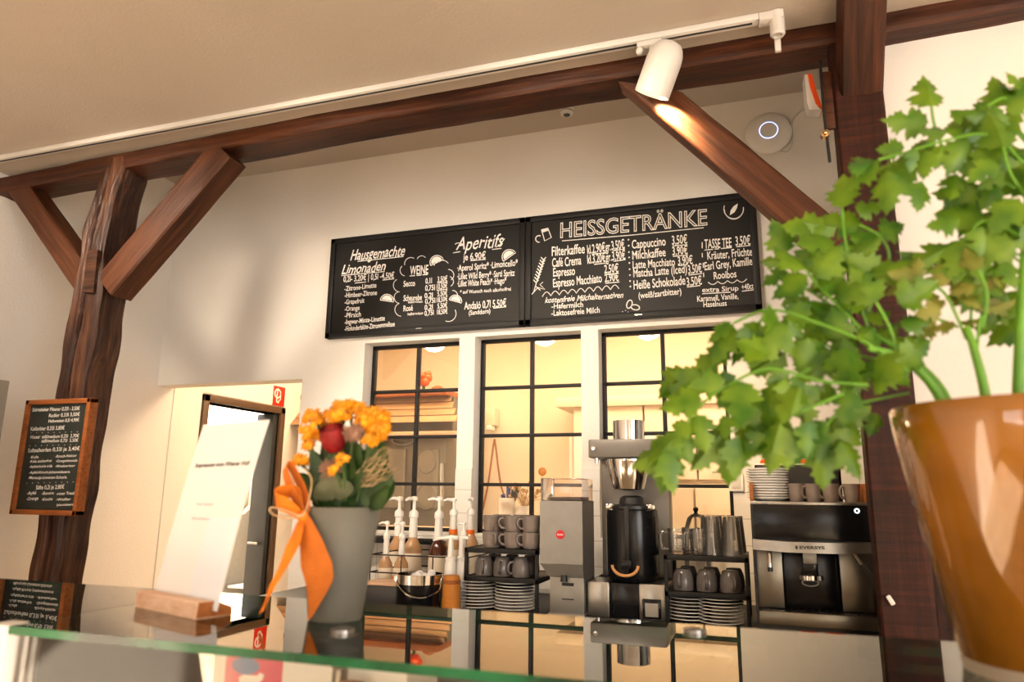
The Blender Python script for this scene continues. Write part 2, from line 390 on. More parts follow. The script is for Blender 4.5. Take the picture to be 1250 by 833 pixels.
# ------------------------------------------------------------------ room shell
YW = 3.3; YB = 2.2
XL = -3.3
f = MB(); f.box((-6.5, -4.2, -.1), (3.6, 5.8, 0)); struct('floor', f, 'floor')
b = MB()
b.box((XL-.15, YW, 2.01), (-2.31, YW+.12, 3.4))
b.box((-2.31, YW, 0), (-1.935, YW+.12, 3.4))
WX = [(-1.935, -1.392), (-1.307, -.762), (-.678, -.098)]
for (x0, x1) in WX:
    b.box((x0, YW, 0), (x1, YW+.12, 1.225)); b.box((x0, YW, 2.187), (x1, YW+.12, 3.4))
b.box((-1.392, YW, 0), (-1.307, YW+.12, 3.4)); b.box((-.762, YW, 0), (-.678, YW+.12, 3.4)); b.box((-.098, YW, 0), (2.0, YW+.12, 3.4))
struct('wall_back', b, 'plaster')
b = MB(); b.box((.40, 2.285, 0), (3.6, 2.36, 3.3)); struct('wall_right', b, 'plaster')
DY0, DY1 = 3.72, 4.46
b = MB()
b.box((XL-.12, -4.2, 0), (XL, DY0, 3.4)); b.box((XL-.12, DY1, 0), (XL, 5.8, 3.4)); b.box((XL-.12, DY0, 1.965), (XL, DY1, 3.4))
struct('wall_left', b, 'plaster')
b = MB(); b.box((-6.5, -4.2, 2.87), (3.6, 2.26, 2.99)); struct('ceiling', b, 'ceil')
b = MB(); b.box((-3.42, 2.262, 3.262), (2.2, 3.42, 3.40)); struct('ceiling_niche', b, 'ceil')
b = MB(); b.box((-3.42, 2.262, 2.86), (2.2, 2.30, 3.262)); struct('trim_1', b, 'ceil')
b = MB(); b.box((.424, 2.262, 0), (.80, 2.2845, 1.30), .002); struct('trim_dark_fill', b, 'timber_red')  # dark wood panel added to fill the dark gap beside the right post
# front of the cafe, behind the viewer: a wall with two window openings
b = MB(); z0, z1 = .6, 2.35
for x0, x1 in ((-3.3, -2.7), (-1.1, .8), (3.0, 3.6)): b.box((x0, -4.2, 0), (x1, -4.05, 2.9))
for x0, x1 in ((-2.7, -1.1), (.8, 3.0)): b.box((x0, -4.2, 0), (x1, -4.05, z0)); b.box((x0, -4.2, z1), (x1, -4.05, 2.9))
struct('wall_front', b, 'plaster')
b = MB(); b.box((3.5, -4.2, 0), (3.62, -2.7, 2.9)); b.box((3.5, -.5, 0), (3.62, 2.4, 2.9)); b.box((3.5, -2.7, 0), (3.62, -.5, .7)); b.box((3.5, -2.7, 2.45), (3.62, -.5, 2.9)); struct('wall_side', b, 'plaster')
# kitchen and side room beyond
b = MB(); b.box((-6.5, 5.6, 0), (2.2, 5.72, 2.9)); b.box((1.4, YW+.12, 0), (1.5, 5.6, 2.9)); struct('wall_kitchen', b, 'kitchen')
b = MB(); b.box((XL-.12, YW+.12, 2.9), (1.5, 5.8, 3.0)); struct('ceiling_kitchen', b, 'kitchen')
b = MB(); b.box((-6.5, 3.0, 0), (-6.4, 5.72, 2.9)); b.box((-6.5, 2.95, 0), (XL-.12, 3.0, 2.9)); struct('wall_far', b, 'plaster')
b = MB(); b.box((XL, YW+.13, 0), (XL+.006, DY0-.06, 2.89)); b.box((XL, DY1+.06, 0), (XL+.006, 5.6, 2.89)); b.box((XL, DY0-.06, 2.02), (XL+.006, DY1+.06, 2.89)); struct('wall_passage', b, 'plaster')

# interior windows
for k, (x0, x1) in enumerate(WX):
    root = thing('window_%d' % (k+1), '', '', ((x0+x1)/2, 3.40, 1.225)); root['kind'] = 'structure'
    del root['label'], root['category']
    fr = MB(); t = .018; zs0, zs1 = 1.225, 2.187
    for xa in (x0, x1-t): fr.box((xa, 3.385, zs0), (xa+t, 3.415, zs1), .002)
    for za in (zs0, zs1-t): fr.box((x0, 3.385, za), (x1, 3.415, za+t), .002)
    fr.build('frame', 'blackmat', root)
    g = MB(); xm = (x0+x1)/2+.0
    g.box((xm-.009, 3.386, zs0), (xm+.009, 3.414, zs1), .002)
    for i in (1, 2, 3): g.box((x0, 3.384, zs1-.012-i*.2395-.008), (x1, 3.416, zs1-.012-i*.2395+.008), .002)
    g.build('glazing_bar', 'blackmat', root)
    p = MB(); p.box((x0+.01, 3.399, zs0+.01), (x1-.01, 3.402, zs1-.01)); p.build('pane', 'glass', root)
# tiled splashback with a thin ledge
b = MB()
TX = [(-2.0, -1.935, 1.53), (-1.935, -1.392, 1.222), (-1.392, -1.307, 1.53), (-1.307, -.762, 1.222), (-.762, -.678, 1.53), (-.678, -.098, 1.222), (-.098, .5, 1.53)]
for x0, x1, zt in TX: b.box((x0, YW-.008, .95), (x1, YW, zt))
struct('trim_2', b, 'tile')
# door in the passage
d = thing('door_1', '', '', (XL, (DY0+DY1)/2, 0)); del d['label'], d['category']; d['kind'] = 'structure'
fr = MB(); fw = .05
fr.box((XL-.13, DY0-fw, 0), (XL+.02, DY0, 2.01), .003); fr.box((XL-.13, DY1, 0), (XL+.02, DY1+fw, 2.01), .003); fr.box((XL-.13, DY0-fw, 1.965), (XL+.02, DY1+fw, 2.012), .003)
fr.build('door_frame', 'frame', d)
lf = MB(); lf.box((XL-.15, DY1-.05, .02), (XL-.005, DY1-.004, 1.96), .003); lf.build('door_leaf', 'door', d)
hd = MB(); hd.tube([(XL-.11, DY1-.05, 1.05), (XL-.11, DY1-.085, 1.05), (XL-.03, DY1-.085, 1.05)], .009); hd.build('handle', 'steel', d)

# ------------------------------------------------------------------ timber frame
ZB = 2.875
xs = [(-3.9, -.05), (-3.27, -.045), (-2.66, -.03), (-1.44, 0), (-.6, .002), (.29, -.004), (.5, .004), (.9, .012), (2.2, .012)]
def lerp(t, tab):
    for (a, fa), (b_, fb) in zip(tab, tab[1:]):
        if t <= b_: return fa+(fb-fa)*(t-a)/(b_-a) if t > a else fa
    return tab[-1][1]
bx0, bx1 = XL+.002, 2.1
timber('ceiling_beam', (bx0, YB+.077, 2.843), (bx1, YB+.077, 2.843), .155, .075, 'timber', (0, 0, 1), .010, .005, .04,
       'long dark brown horizontal timber beam running under the ceiling edge', shape=lambda t: (0, 0, lerp(bx0+(bx1-bx0)*t, xs)), seed=1)
# left hewn post: outline read at several heights
PL = [(0, -2.74, -2.60), (1.05, -2.738, -2.597), (1.30, -2.735, -2.597), (1.60, -2.738, -2.59), (1.80, -2.742, -2.580), (1.92, -2.74, -2.575), (2.05, -2.733, -2.563), (2.225, -2.716, -2.57), (2.40, -2.722, -2.572), (2.51, -2.724, -2.57), (2.60, -2.70, -2.56), (2.70, -2.665, -2.545), (2.766, -2.648, -2.535), (2.9, -2.64, -2.53)]
H = 2.83
def shp(t):
    z = H*t; a = lerp(z, [(p[0], p[1]) for p in PL]); c = lerp(z, [(p[0], p[2]) for p in PL])
    a += .006*math.sin(z*11)+.004*math.sin(z*27); c += .007*math.sin(z*9+1)+.005*math.sin(z*23)
    # local y = -X world here (see axes), so mirror
    return (-(c+2.665)-.0+(-.07)*-1-.0, -(a+2.665)-.07, 0)
# axes: X local = up, Z local = -Y world (towards the room), Y local = Z x X
post = timber('timber_post', (-2.665, YB+.075, 0), (-2.665, YB+.075, H), .14, .15, 'timber_grey', (0, -1, 0), .012, .009, .022,
       'thick weathered dark timber post with a long crack on the left behind the small chalkboard',
       shape=shp, seed=3, n=150,
       crack=lambda t: (lerp(H*t, [(0, 0), (1.78, 0), (2.2, -.01), (2.5, -.005), (2.62, -.03), (2.8, -.075)]) + .006*math.sin(H*t*14), .011, .06, 1))
bpy.context.view_layer.update()
t = MB(); t.prism([P(x, y, YB-.016) for x, y in [(107.5, 305), (119, 305), (114, 357), (100, 357)]], (0, .03, 0)); pch = t.build('repair_patch', 'timber_grey', smooth=0); pch.parent = post; pch.matrix_parent_inverse = post.matrix_world.inverted()
pr = timber('timber_post', (.358, YB+.04, 0), (.358, YB+.04, 2.80), .136, .075, 'timber_red', (0, -1, 0), .006, .002, .04,
       'straight reddish brown timber post with saw marks on the right beside the espresso machine', seed=5)
def brace(p0, p1, wd, dp, mat, label, seed, cut0=0, cut1=0, Yc=None):
    X = (Vector(p1)-Vector(p0)).normalized(); L = (Vector(p1)-Vector(p0)).length
    return timber('knee_brace', p0, p1, dp, wd, mat, (X.cross(Vector((0, 1, 0)))), .006, .003, .03, label, seed=seed,
                  endcut=lambda t, y, z: z*(cut0*(1-t)+cut1*t))
brace((-2.551, YB+.058, 2.251), (-2.016, YB+.058, 2.795), .134, .11, 'timber_brace', 'brown diagonal timber brace rising rightward from the cracked left post to the beam', 7, 0.0, 0)
brace((-3.19, YB+.06, 2.80), (-2.68, YB+.06, 2.28), .105, .10, 'timber_brace', 'shorter brown diagonal brace at the far left between beam and cracked post', 9)
brace((-.263, YB+.02, 2.737), (.27, YB+.02, 2.125), .104, .09, 'timber_brace', 'brown diagonal timber brace lit by the white spotlight and crossing the chalkboard corner', 11, 1.85)
tb = timber('knee_brace', (.366, YB+.06, 2.638), (.366, YB-.17, 2.868), .120, .12, 'timber', (0, 0, 1), .008, .004, .03,
       'dark short brace leaning out from the top of the reddish post toward the ceiling', seed=13, endcut=lambda t, y, z: -z*t*.98)

# ------------------------------------------------------------------ chalkboards
YS = 3.262
NB = Vector((0, -1, 0))
def chalkboard(name, label, q, fw, mat_f, mat_s, depth, Y):
    (xa, za), (xb, zb) = q
    r = thing(name, label, 'chalkboard', ((xa+xb)/2, Y+depth, za))
    fr = MB(); y0, y1 = Y-.012, Y+depth
    fr.box((xa, y0, za), (xa+fw, y1, zb), .003); fr.box((xb-fw, y0, za), (xb, y1, zb), .003)
    fr.box((xa, y0, zb-fw), (xb, y1, zb), .003); fr.box((xa, y0, za), (xb, y1, za+fw), .003)
    fr.build('frame', mat_f, r)
    s = MB(); s.box((xa+fw*.5, Y, za+fw*.5), (xb-fw*.5, y1-.002, zb-fw*.5)); s.build('slate', mat_s, r)
    return r
bl = P(397.7, 413.2, YS); bt = P(405, 293, YS); bm_ = P(641.5, 265, YS); br_ = P(931, 381, YS)
zb0, zb1 = bl.z-.002, bt.z
xm = P(641.5, 330, YS).x
cbL = chalkboard('menu_chalkboard', 'black framed menu chalkboard with lemonade, wine and aperitif lists, left of the pair', ((bl.x, zb0), (xm-.001, zb1)), .030, 'blackmat', 'slate', .03, YS)
cbR = chalkboard('menu_chalkboard', 'black framed menu chalkboard headed hot drinks with coffee and tea prices, right of the pair', ((xm+.001, zb0), (br_.x, zb1)), .030, 'blackmat', 'slate', .03, YS)
def A(x, y): return P(390+x/4.386, 230+y/4.386, YS)
def B(x, y): return P(640+x/4.167, 230+y/4.167, YS)
PXM = 3.15/877
def row(mb, Fn, sc, s, x0, y0, x1, y1, h, **k):
    put_text(mb, s, Fn(x0, y0), Fn(x1, y1), Fn(x0, y0-h).z-Fn(x0, y0).z, NB, **k)
ch = MB()
for r_ in [
 ('-Zitrone-Limette', 135, 552, 305, 530, 25), ('-Himbeer-Zitrone', 135, 587, 308, 570, 25), ('-Grapefruit', 135, 623, 240, 612, 24), ('-Orange', 135, 660, 215, 651, 25),
 ('-Pfirsich', 135, 695, 222, 686, 25), ('-Ingwer-Minze-Limette', 135, 730, 350, 708, 25), ('-Holunderblüte-Zitronenmelisse', 135, 766, 403, 738, 25),
 ('0,2l- 3,20€ | 0,5l -4,50€', 128, 503, 400, 480, 30), ('WEINE', 484, 465, 582, 457, 46), ('Secco', 450, 528, 512, 522, 30), ('0,1l', 568, 512, 602, 508, 28), ('3,50€', 632, 503, 685, 498, 28),
 ('0,75l', 566, 550, 618, 545, 28), ('10,50€', 628, 542, 685, 536, 28), ('Scheurebe', 450, 605, 548, 598, 30), ('halbtrocken', 475, 617, 552, 611, 12), ('0,2l', 563, 590, 607, 585, 26), ('5,50€', 632, 580, 685, 574, 26),
 ('0,75l', 566, 620, 620, 613, 26), ('18,50€', 628, 612, 686, 605, 26), ('Rosé', 450, 660, 500, 655, 30), ('halbtrocken', 473, 682, 555, 674, 14), ('0,2l', 563, 653, 607, 648, 26), ('5,50€', 632, 645, 685, 639, 26),
 ('0,75l', 563, 684, 612, 678, 26), ('18,50€', 630, 677, 686, 671, 26), ('je 6,90€', 770, 388, 890, 376, 36), ('·Aperol Spritz* ·Limoncello*', 738, 445, 1062, 414, 32),
 ('·Lillet Wild Berry* ·Sarti Spritz', 738, 490, 1045, 468, 32), ('·Lillet White Peach* ·Hugo*', 738, 528, 1000, 510, 32), ('* auf Wunsch auch alkoholfrei', 752, 566, 1025, 548, 18),
 ('Andaló 0,7l 5,50€', 775, 650, 1000, 632, 38), ('(Sanddorn)', 800, 680, 915, 668, 24)]:
    row(ch, A, 4.386, *r_, bold=.014, wob=.0008)
row(ch, A, 4.386, 'Hausgemachte', 165, 388, 458, 360, 54, shear=.35, bold=.012, wob=.0025)
row(ch, A, 4.386, 'Limonaden', 118, 462, 355, 440, 48, shear=.35, bold=.012, wob=.0025)
row(ch, A, 4.386, 'Aperitifs', 730, 333, 985, 312, 66, shear=.3, bold=.006, wob=.003)
def line(mb, Fn, pts, wd=.004): mb.stroke([Fn(*p)+NB*.0012 for p in pts], wd, NB)
for pts in [[(205, 392), (450, 366)], [(118, 468), (350, 446)], [(190, 508), (250, 502)], [(338, 492), (400, 485)], [(484, 470), (512, 468)], [(520, 467), (545, 465)], [(552, 464), (580, 462)], [(808, 388), (890, 381)], [(716, 346), (754, 340)], [(925, 328), (975, 322)], [(932, 642), (1000, 635)], [(726, 300), (740, 292), (756, 296), (770, 300)], [(945, 316), (968, 300), (992, 270)],
            [(632, 507), (685, 502)], [(628, 547), (685, 541)]]: line(ch, A, pts)
def arcpts(cx, cy, r, a0, a1, n=8): return [(cx+r*math.cos(math.radians(a0+(a1-a0)*i/n)), cy+r*math.sin(math.radians(a0+(a1-a0)*i/n))) for i in range(n+1)]
for cx, cy, r, a0, a1 in [(548, 388, 26, 200, 320), (490, 405, 34, 170, 300), (462, 440, 30, 100, 230), (432, 520, 36, 95, 240), (432, 585, 32, 100, 250), (440, 650, 36, 95, 250), (655, 430, 45, 200, 320), (690, 465, 30, 270, 420), (690, 500, 28, 290, 420), (712, 575, 28, 270, 380), (690, 672, 42, 330, 470)]:
    line(ch, A, arcpts(cx, cy, r, a0, a1), .0032)
def citrus(mb, Fn, cx, cy, r, ang):
    c, s = math.cos(math.radians(ang)), math.sin(math.radians(ang)); R = lambda x, y: (cx+x*c-y*s, cy+x*s+y*c)
    out = [R(*p) for p in arcpts(0, 0, r, 180, 360, 12)]
    line(mb, Fn, out+[out[0]], .004)
    mb.add([Fn(*R(*p))+NB*.0014 for p in arcpts(0, -2, r*.8, 185, 355, 10)], [list(range(11))])
for q in [(630, 398, 38, -25), (1018, 368, 40, -35), (362, 604, 36, 8), (728, 606, 34, 15)]: citrus(ch, A, *q)
ch.build('chalk_lettering', 'chalk', cbL, smooth=0)
lp = MB(); lp.box(A(522, 756)+Vector((0, -.014, 0)), A(552, 750)+Vector((0, -.011, 0))); lp.build('maker_plate', 'steelmat', cbL)
ch = MB()
for r_ in [
 ('Filterkaffee', 140, 345, 308, 330, 46), ('kl.2,90€gr.3,50€', 322, 335, 512, 305, 44), ('Café Crema', 142, 402, 290, 388, 44), ('kl.3,20€gr.3,90€', 322, 385, 515, 360, 44), ('Espresso', 147, 450, 258, 440, 42), ('2,50€', 408, 434, 480, 426, 42),
 ('Espresso Macchiato', 147, 505, 395, 478, 42), ('2,90€', 410, 478, 482, 470, 40), ('-Hafermilch', 138, 614, 300, 604, 26), ('-Laktosefreie Milch', 138, 650, 384, 633, 28),
 ('Cappuccino', 548, 308, 720, 290, 42), ('3,50€', 752, 288, 830, 280, 44), ('Milchkaffee', 550, 363, 720, 345, 42), ('3,90€', 754, 342, 832, 334, 42), ('Latte Macchiato', 552, 410, 767, 392, 38), ('3,90€', 782, 392, 858, 384, 42),
 ('Matcha Latte (Iced)', 555, 453, 828, 430, 40), ('3,50€', 835, 437, 905, 428, 44), ('Heiße Schokolade', 557, 515, 820, 490, 44), ('3,50€', 828, 498, 905, 488, 42), ('(weiß/zartbitter)', 582, 562, 800, 538, 30),
 ('TASSE TEE', 917, 308, 1055, 298, 46), ('3,50€', 1075, 293, 1152, 286, 46), ('Kräuter, Früchte,', 932, 364, 1168, 340, 40), ('Earl Grey, Kamille,', 918, 418, 1168, 388, 40), ('Rooibos', 965, 464, 1080, 452, 36),
 ('extra Sirup', 905, 530, 1090, 520, 24), ('+40ct', 1107, 518, 1167, 511, 28), ('Karamell, Vanille,', 880, 578, 1090, 562, 28), ('Haselnuss', 912, 607, 1030, 598, 28)]:
    row(ch, B, 4.167, *r_, bold=.013, wob=.0008)
row(ch, B, 4.167, 'kostenfreie Milchalternativen', 105, 585, 505, 556, 28, shear=.35, bold=.012, wob=.0015)
row(ch, B, 4.167, 'HEISSGETRÄNKE', 183, 252, 932, 186, 74, outline=.022)
for pts in [[(192, 268), (552, 238), (912, 201)], [(345, 336), (415, 328)], [(452, 318), (512, 309)], [(355, 388), (420, 380)], [(455, 372), (515, 363)], [(410, 440), (480, 432)], [(412, 484), (484, 477)], [(754, 294), (830, 287)], [(756, 347), (832, 340)], [(784, 394), (830, 388)], [(836, 442), (905, 434)], [(828, 503), (895, 495)], [(917, 315), (960, 311)], [(968, 310), (990, 308)], [(1000, 307), (1055, 302)], [(1078, 298), (1150, 291)], [(905, 537), (1050, 529)], [(1107, 524), (1167, 517)],
            [(905, 275), (905, 305)], [(905, 330), (906, 352)], [(910, 380), (911, 405)], [(912, 430), (913, 452)]]: line(ch, B, pts)
def wave(mb, Fn, x0, y0, x1, y1, n, amp, up=True):
    pts = []
    for i in range(n*8+1):
        t = i/(n*8); pts.append((x0+(x1-x0)*t, y0+(y1-y0)*t+(-1 if up else 1)*amp*abs(math.sin(t*n*PI))))
    line(mb, Fn, pts, .0035)
wave(ch, B, 92, 552, 482, 512, 9, 22); wave(ch, B, 935, 478, 1132, 462, 4, 14, False)
for i, y in enumerate((262, 292, 325, 352, 380, 412, 442, 472, 500)): ch.sphere(B(530+i*1.2, y)+NB*.001, .004, 8, (1, .3, 1))
line(ch, B, [(88, 212), (120, 203), (138, 250), (104, 268), (88, 212)], .005); line(ch, B, arcpts(75, 258, 17, 300, 80, 10), .005); line(ch, B, [(92, 222), (122, 212)], .008); line(ch, B, [(90, 216), (122, 205)], .006)
line(ch, B, arcpts(1065, 105, 50, 200, -10, 14), .004); line(ch, B, arcpts(1065, 112, 46, 185, 20, 12), .003)
ch.add([B(*p)+NB*.0014 for p in [(1045, 138), (1050, 112), (1064, 92), (1086, 78), (1082, 100), (1070, 122)]], [list(range(6))])
line(ch, B, [(48, 530), (68, 460), (98, 365)], .004)
for i in range(9):
    t = i/8; x = 60+38*t; y = 480-115*t
    for sg in (-1, 1): line(ch, B, [(x, y), (x+sg*13, y-14)], .005)
line(ch, B, [(38, 540), (70, 505), (105, 515), (80, 490), (95, 478)], .004); line(ch, B, [(60, 500), (82, 520)], .004)
for cx, cy, r, ang in [(535, 590, 22, -70), (565, 606, 22, 10)]:
    c, s = math.cos(math.radians(ang)), math.sin(math.radians(ang))
    line(ch, B, [(cx+r*math.cos(a)*c-r*.6*math.sin(a)*s, cy+r*math.cos(a)*s+r*.6*math.sin(a)*c) for a in [2*PI*i/12 for i in range(13)]], .005)
for x, y in ((500, 628), (515, 622), (528, 630)): ch.sphere(B(x, y)+NB*.001, .002, 6, (1, .3, 1))
ch.build('chalk_lettering', 'chalk', cbR, smooth=0)
lp = MB(); lp.box(B(565, 650)+Vector((0, -.014, 0)), B(600, 644)+Vector((0, -.011, 0))); lp.build('maker_plate', 'copper', cbR)

# small chalkboard on the left post
YC = 2.155
tl, tr, brr, bll = P(34, 488.6, YC), P(113.4, 486.8, YC), P(95.4, 630, YC), P(15, 628, YC)
qx0, qx1, qz0, qz1 = (tl.x+bll.x)/2, (tr.x+brr.x)/2, (bll.z+brr.z)/2, (tl.z+tr.z)/2
cb = chalkboard('small_chalkboard', 'small wood framed chalkboard with a beer and juice list hung on the cracked post', ((qx0, qz0), (qx1, qz1)), .020, 'framewood', 'slate2', .028, YC)
ch = MB()
def C_(x, y): return P(10+x/5.373, 480+y/5.373, YC)
for s, x0, y0, x1, y1, h in [('Störtebeker Pilsener 0,33l - 3,50€', 160, 122, 470, 112, 24), ('Radler 0,33l 3,50€', 268, 160, 470, 150, 24), ('Hefeweizen 0,5l 4,90€', 265, 195, 465, 186, 22), ('Kellerbier 0,33l 3,80€', 148, 248, 370, 240, 26),
  ('Wasser', 143, 302, 210, 298, 24), ('still/medium 0,25l  2,70€', 222, 298, 465, 290, 22), ('still/medium 0,75l  5,50€', 220, 325, 460, 320, 22), ('Saftschorlen 0,33l je 3,40€', 130, 390, 470, 376, 26),
  ('-Kola', 143, 430, 200, 427, 18), ('-Kirsch-Nektar', 310, 425, 450, 418, 18), ('-Kola zuckerfrei', 140, 458, 285, 452, 18), ('-Orangenlimonade', 315, 455, 455, 450, 18), ('-Apfelschorle trüb', 138, 492, 290, 487, 18), ('-Rhabarber', 310, 488, 440, 484, 16),
  ('-Apfel-Kirsch-Johannisbeere', 138, 530, 405, 525, 18), ('-Maracuja-Limetten-Schorle', 132, 565, 385, 562, 20), ('Säfte 0,2l je 2,80€', 183, 633, 368, 628, 28), ('-Apfel', 125, 668, 183, 665, 22), ('-Banane', 222, 668, 300, 664, 20), ('-roter Traube', 318, 670, 450, 665, 20),
  ('-Orange', 122, 705, 198, 700, 22), ('-Kirsche', 222, 708, 292, 704, 20), ('-Weißer', 315, 708, 412, 704, 18), ('Johannisbeere', 318, 742, 428, 738, 16)]:
    put_text(ch, s, C_(x0, y0), C_(x1, y1), C_(x0, y0-h*.95).z-C_(x0, y0).z, NB, bold=.006)
for y in (263, 347, 592):
    for i in range(9): ch.sphere(C_(150-(y-263)*.08+i*38, y-i)+NB*.001, .0016, 6, (1, .3, 1))
ch.build('chalk_lettering', 'chalk', cb, smooth=0)

# ------------------------------------------------------------------ track light, devices
tr = thing('light_track', 'white lighting track with an end connector running along the ceiling before the beam', 'light track', (-1, 2.10, 2.87))
YT = 2.10; xe = .085
t = MB(); t.box((XL+.01, YT-.018, 2.848), (xe, YT+.018, 2.869), .002); t.build('rail', 'white', tr)
t = MB(); t.box((XL+.02, YT-.004, 2.8465), (xe-.02, YT+.004, 2.8479)); t.build('slot', 'black', tr)
t = MB(); e = P(948, 22, YT)
t.box((xe, YT-.02, 2.84), (e.x+.02, YT+.02, 2.868), .003); t.lathe([(0, 2.868), (.022, 2.868), (.022, 2.795), (.018, 2.79), (.013, 2.79), (.012, 2.80), (0, 2.80)], 24, c=(e.x, YT, 0)); t.build('end_connector', 'white', tr)
t = MB(); t.box((e.x-.009, YT+.03, 2.76), (e.x+.009, YT+.045, 2.86), .002); t.box((e.x-.009, YT+.0, 2.845), (e.x+.009, YT+.045, 2.86), .002); t.build('bracket', 'white', tr)
# spotlight: its head in front of the right brace
hp = P(811, 60, YT-.02)
sp = thing('spotlight', 'white bell shaped track spotlight shining on the diagonal brace', 'spotlight', (P(796, 48, YT).x, YT, 2.848))
ax = P(797, 48, YT)
t = MB(); t.box((ax.x-.05, YT-.017, 2.828), (ax.x+.03, YT+.017, 2.8465), .003); t.lathe([(0, 2.83), (.013, 2.83), (.013, 2.77), (0, 2.77)], 16, c=(ax.x, YT, 0)); t.sphere((ax.x-.042, YT-.01, 2.815), .013); t.build('adapter', 'white', sp)
top = P(812, 70, YT-.03); bot = P(794, 108, YT-.03)
dirv = Vector((bot.x-top.x, .035, bot.z-top.z)).normalized(); q = dirv.to_track_quat('Z', 'Y').to_matrix().to_4x4(); q.translation = top
R_ = .056
t = MB(); Lh = .118
t.lathe([(0, -.05), (.02, -.049), (.036, -.043), (.046, -.030), (.053, -.012), (R_, .012), (R_, Lh), (R_-.004, Lh), (R_-.004, .05), (0, .05)], 40, q); t.build('lamp_head', 'white', sp)
t = MB(); t.lathe([(0, .09), (R_-.012, .09), (R_-.010, .096), (0, .096)], 32, q); t.build('bulb', 'lamp', sp)
l = bpy.data.lights.new('spot_beam', 'SPOT'); l.energy = 90; l.color = (1, .62, .28); l.spot_size = 1.1; l.spot_blend = .7; l.shadow_soft_size = .02
lo = bpy.data.objects.new('spot_beam', l); COL.objects.link(lo); lo.location = top+dirv*.11; lo.rotation_euler = (P(817, 148, YB-.025)-lo.location).to_track_quat('-Z', 'Y').to_euler()

# wireless access point on the wall
ac = P(938, 164, 3.30)
ap = thing('access_point', 'round white wall device with a glowing blue ring', 'wireless device', (ac.x, 3.30, ac.z))
Tq = Matrix.Translation((ac.x, 3.298, ac.z)) @ Matrix.Rotation(PI/2, 4, 'X')
t = MB(); t.lathe([(0, .0), (.098, .0), (.104, .008), (.098, .022), (.07, .036), (.03, .041), (0, .042)], 48, Tq); t.build('housing', 'whitew', ap, smooth=60)
t = MB(); rr = .040
t.tube([(ac.x+.0+rr*math.cos(a), 3.2585, ac.z+rr*math.sin(a)) for a in [2*PI*i/40 for i in range(40)]], .0020, 8, closed=True); t.build('led_ring', 'ring', ap)
t = MB(); pts = [P(*p, 3.296) for p in [(950, 183), (960, 185), (967, 175), (967, 150), (975, 138), (990, 130)]]
def smoothpts(p, n=6):
    p = [Vector(q) for q in p]
    out = []
    for i in range(len(p)-1):
        a, b_, c, d_ = p[max(i-1, 0)], p[i], p[i+1], p[min(i+2, len(p)-1)]
        for k in range(n):
            t_ = k/n; out.append(.5*((2*b_)+(c-a)*t_+(2*a-5*b_+4*c-d_)*t_**2+(-a+3*b_-3*c+d_)*t_**3))
    return out+[p[-1]]
t.tube(smoothpts(pts), .0035, 8); t.build('cable', 'white', ap)
# smoke detector
sc_ = P(692, 161, 3.15)
sd = thing('smoke_detector', 'small white round smoke detector on the ceiling above the menu board', 'smoke detector', (sc_.x, 3.12, 3.262))
k_ = 3.262
sx = P(692, 161, 3.12).x
t = MB(); t.lathe([(0, k_-.002), (.036, k_-.002), (.036, k_-.012), (.03, k_-.03), (.012, k_-.034), (0, k_-.034)], 28, c=(sx, 3.12, 0)); t.build('housing', 'white', sd)
t = MB(); t.lathe([(.031, k_-.016), (.0345, k_-.016), (.0335, k_-.022), (.031, k_-.022), (.031, k_-.016)], 28, c=(sx, 3.12, 0)); t.build('vent_ring', 'grey', sd)
t = MB(); t.lathe([(0, k_-.0345), (.017, k_-.0345), (.015, k_-.037), (0, k_-.038)], 20, c=(sx, 3.12, 0)); t.build('sensor', 'darkgrey', sd)
# orange and white alarm wedge, hook plate on post
wp = P(993, 112, 2.30)
al = thing('alarm_sounder', 'white wedge shaped device with an orange front fixed beside the reddish post top', 'alarm', (wp.x, 2.30, wp.z))
def wq(x, y, Y): return P(x, y, Y)
t = MB(); t.prism([wq(982, 91, 2.30), wq(988, 91, 2.30), wq(999, 131, 2.30), wq(1003, 134, 2.30), wq(988, 134, 2.30), wq(985, 125, 2.30)], (0, .09, .02)); t.build('housing', 'white', al)
t = MB(); t.prism([wq(986, 90, 2.292), wq(991, 90, 2.292), wq(997, 112, 2.292), wq(1004.5, 133, 2.292), wq(996, 126, 2.292), wq(989, 106, 2.292)], (0, .08, .02)); t.build('lens', 'orangeplast', al)
hg = thing('hinge_plate', 'dark iron hinge plate with a rusty bolt on the side of the reddish post', 'hinge', (.285, 2.24, 2.6))
t = MB(); a_ = P(1003, 90, 2.22); c_ = P(1004, 160, 2.22); t.box((.262, 2.21, c_.z), (.2885, 2.225, a_.z), .002); t.build('plate', 'timber', hg)
t = MB(); t.tube([P(1001, 75, 2.205), P(1006, 140, 2.2), P(1013, 198, 2.205)], .0045, 8); t.build('rod', 'black', hg)
bb = P(1007, 165, 2.19); t = MB(); t.lathe([(0, -.012), (.013, -.012), (.013, .012), (0, .012)], 6, Matrix.Translation(bb) @ Matrix.Rotation(PI/2, 4, 'X')); t.sphere(bb+Vector((0, -.014, 0)), .008); t.build('bolt', 'copper', hg)
# white clip on the post
cp = P(1087, 733, 2.195)
t = MB(); t.box((-.006, -.006, -.013), (.006, .004, .013), .003, Matrix.Translation(cp) @ Matrix.Rotation(-.5, 4, 'Y')); tag(t.build('cable_clip', 'whitew'), 'small white plastic clip on the dark lower part of the reddish post', 'clip')
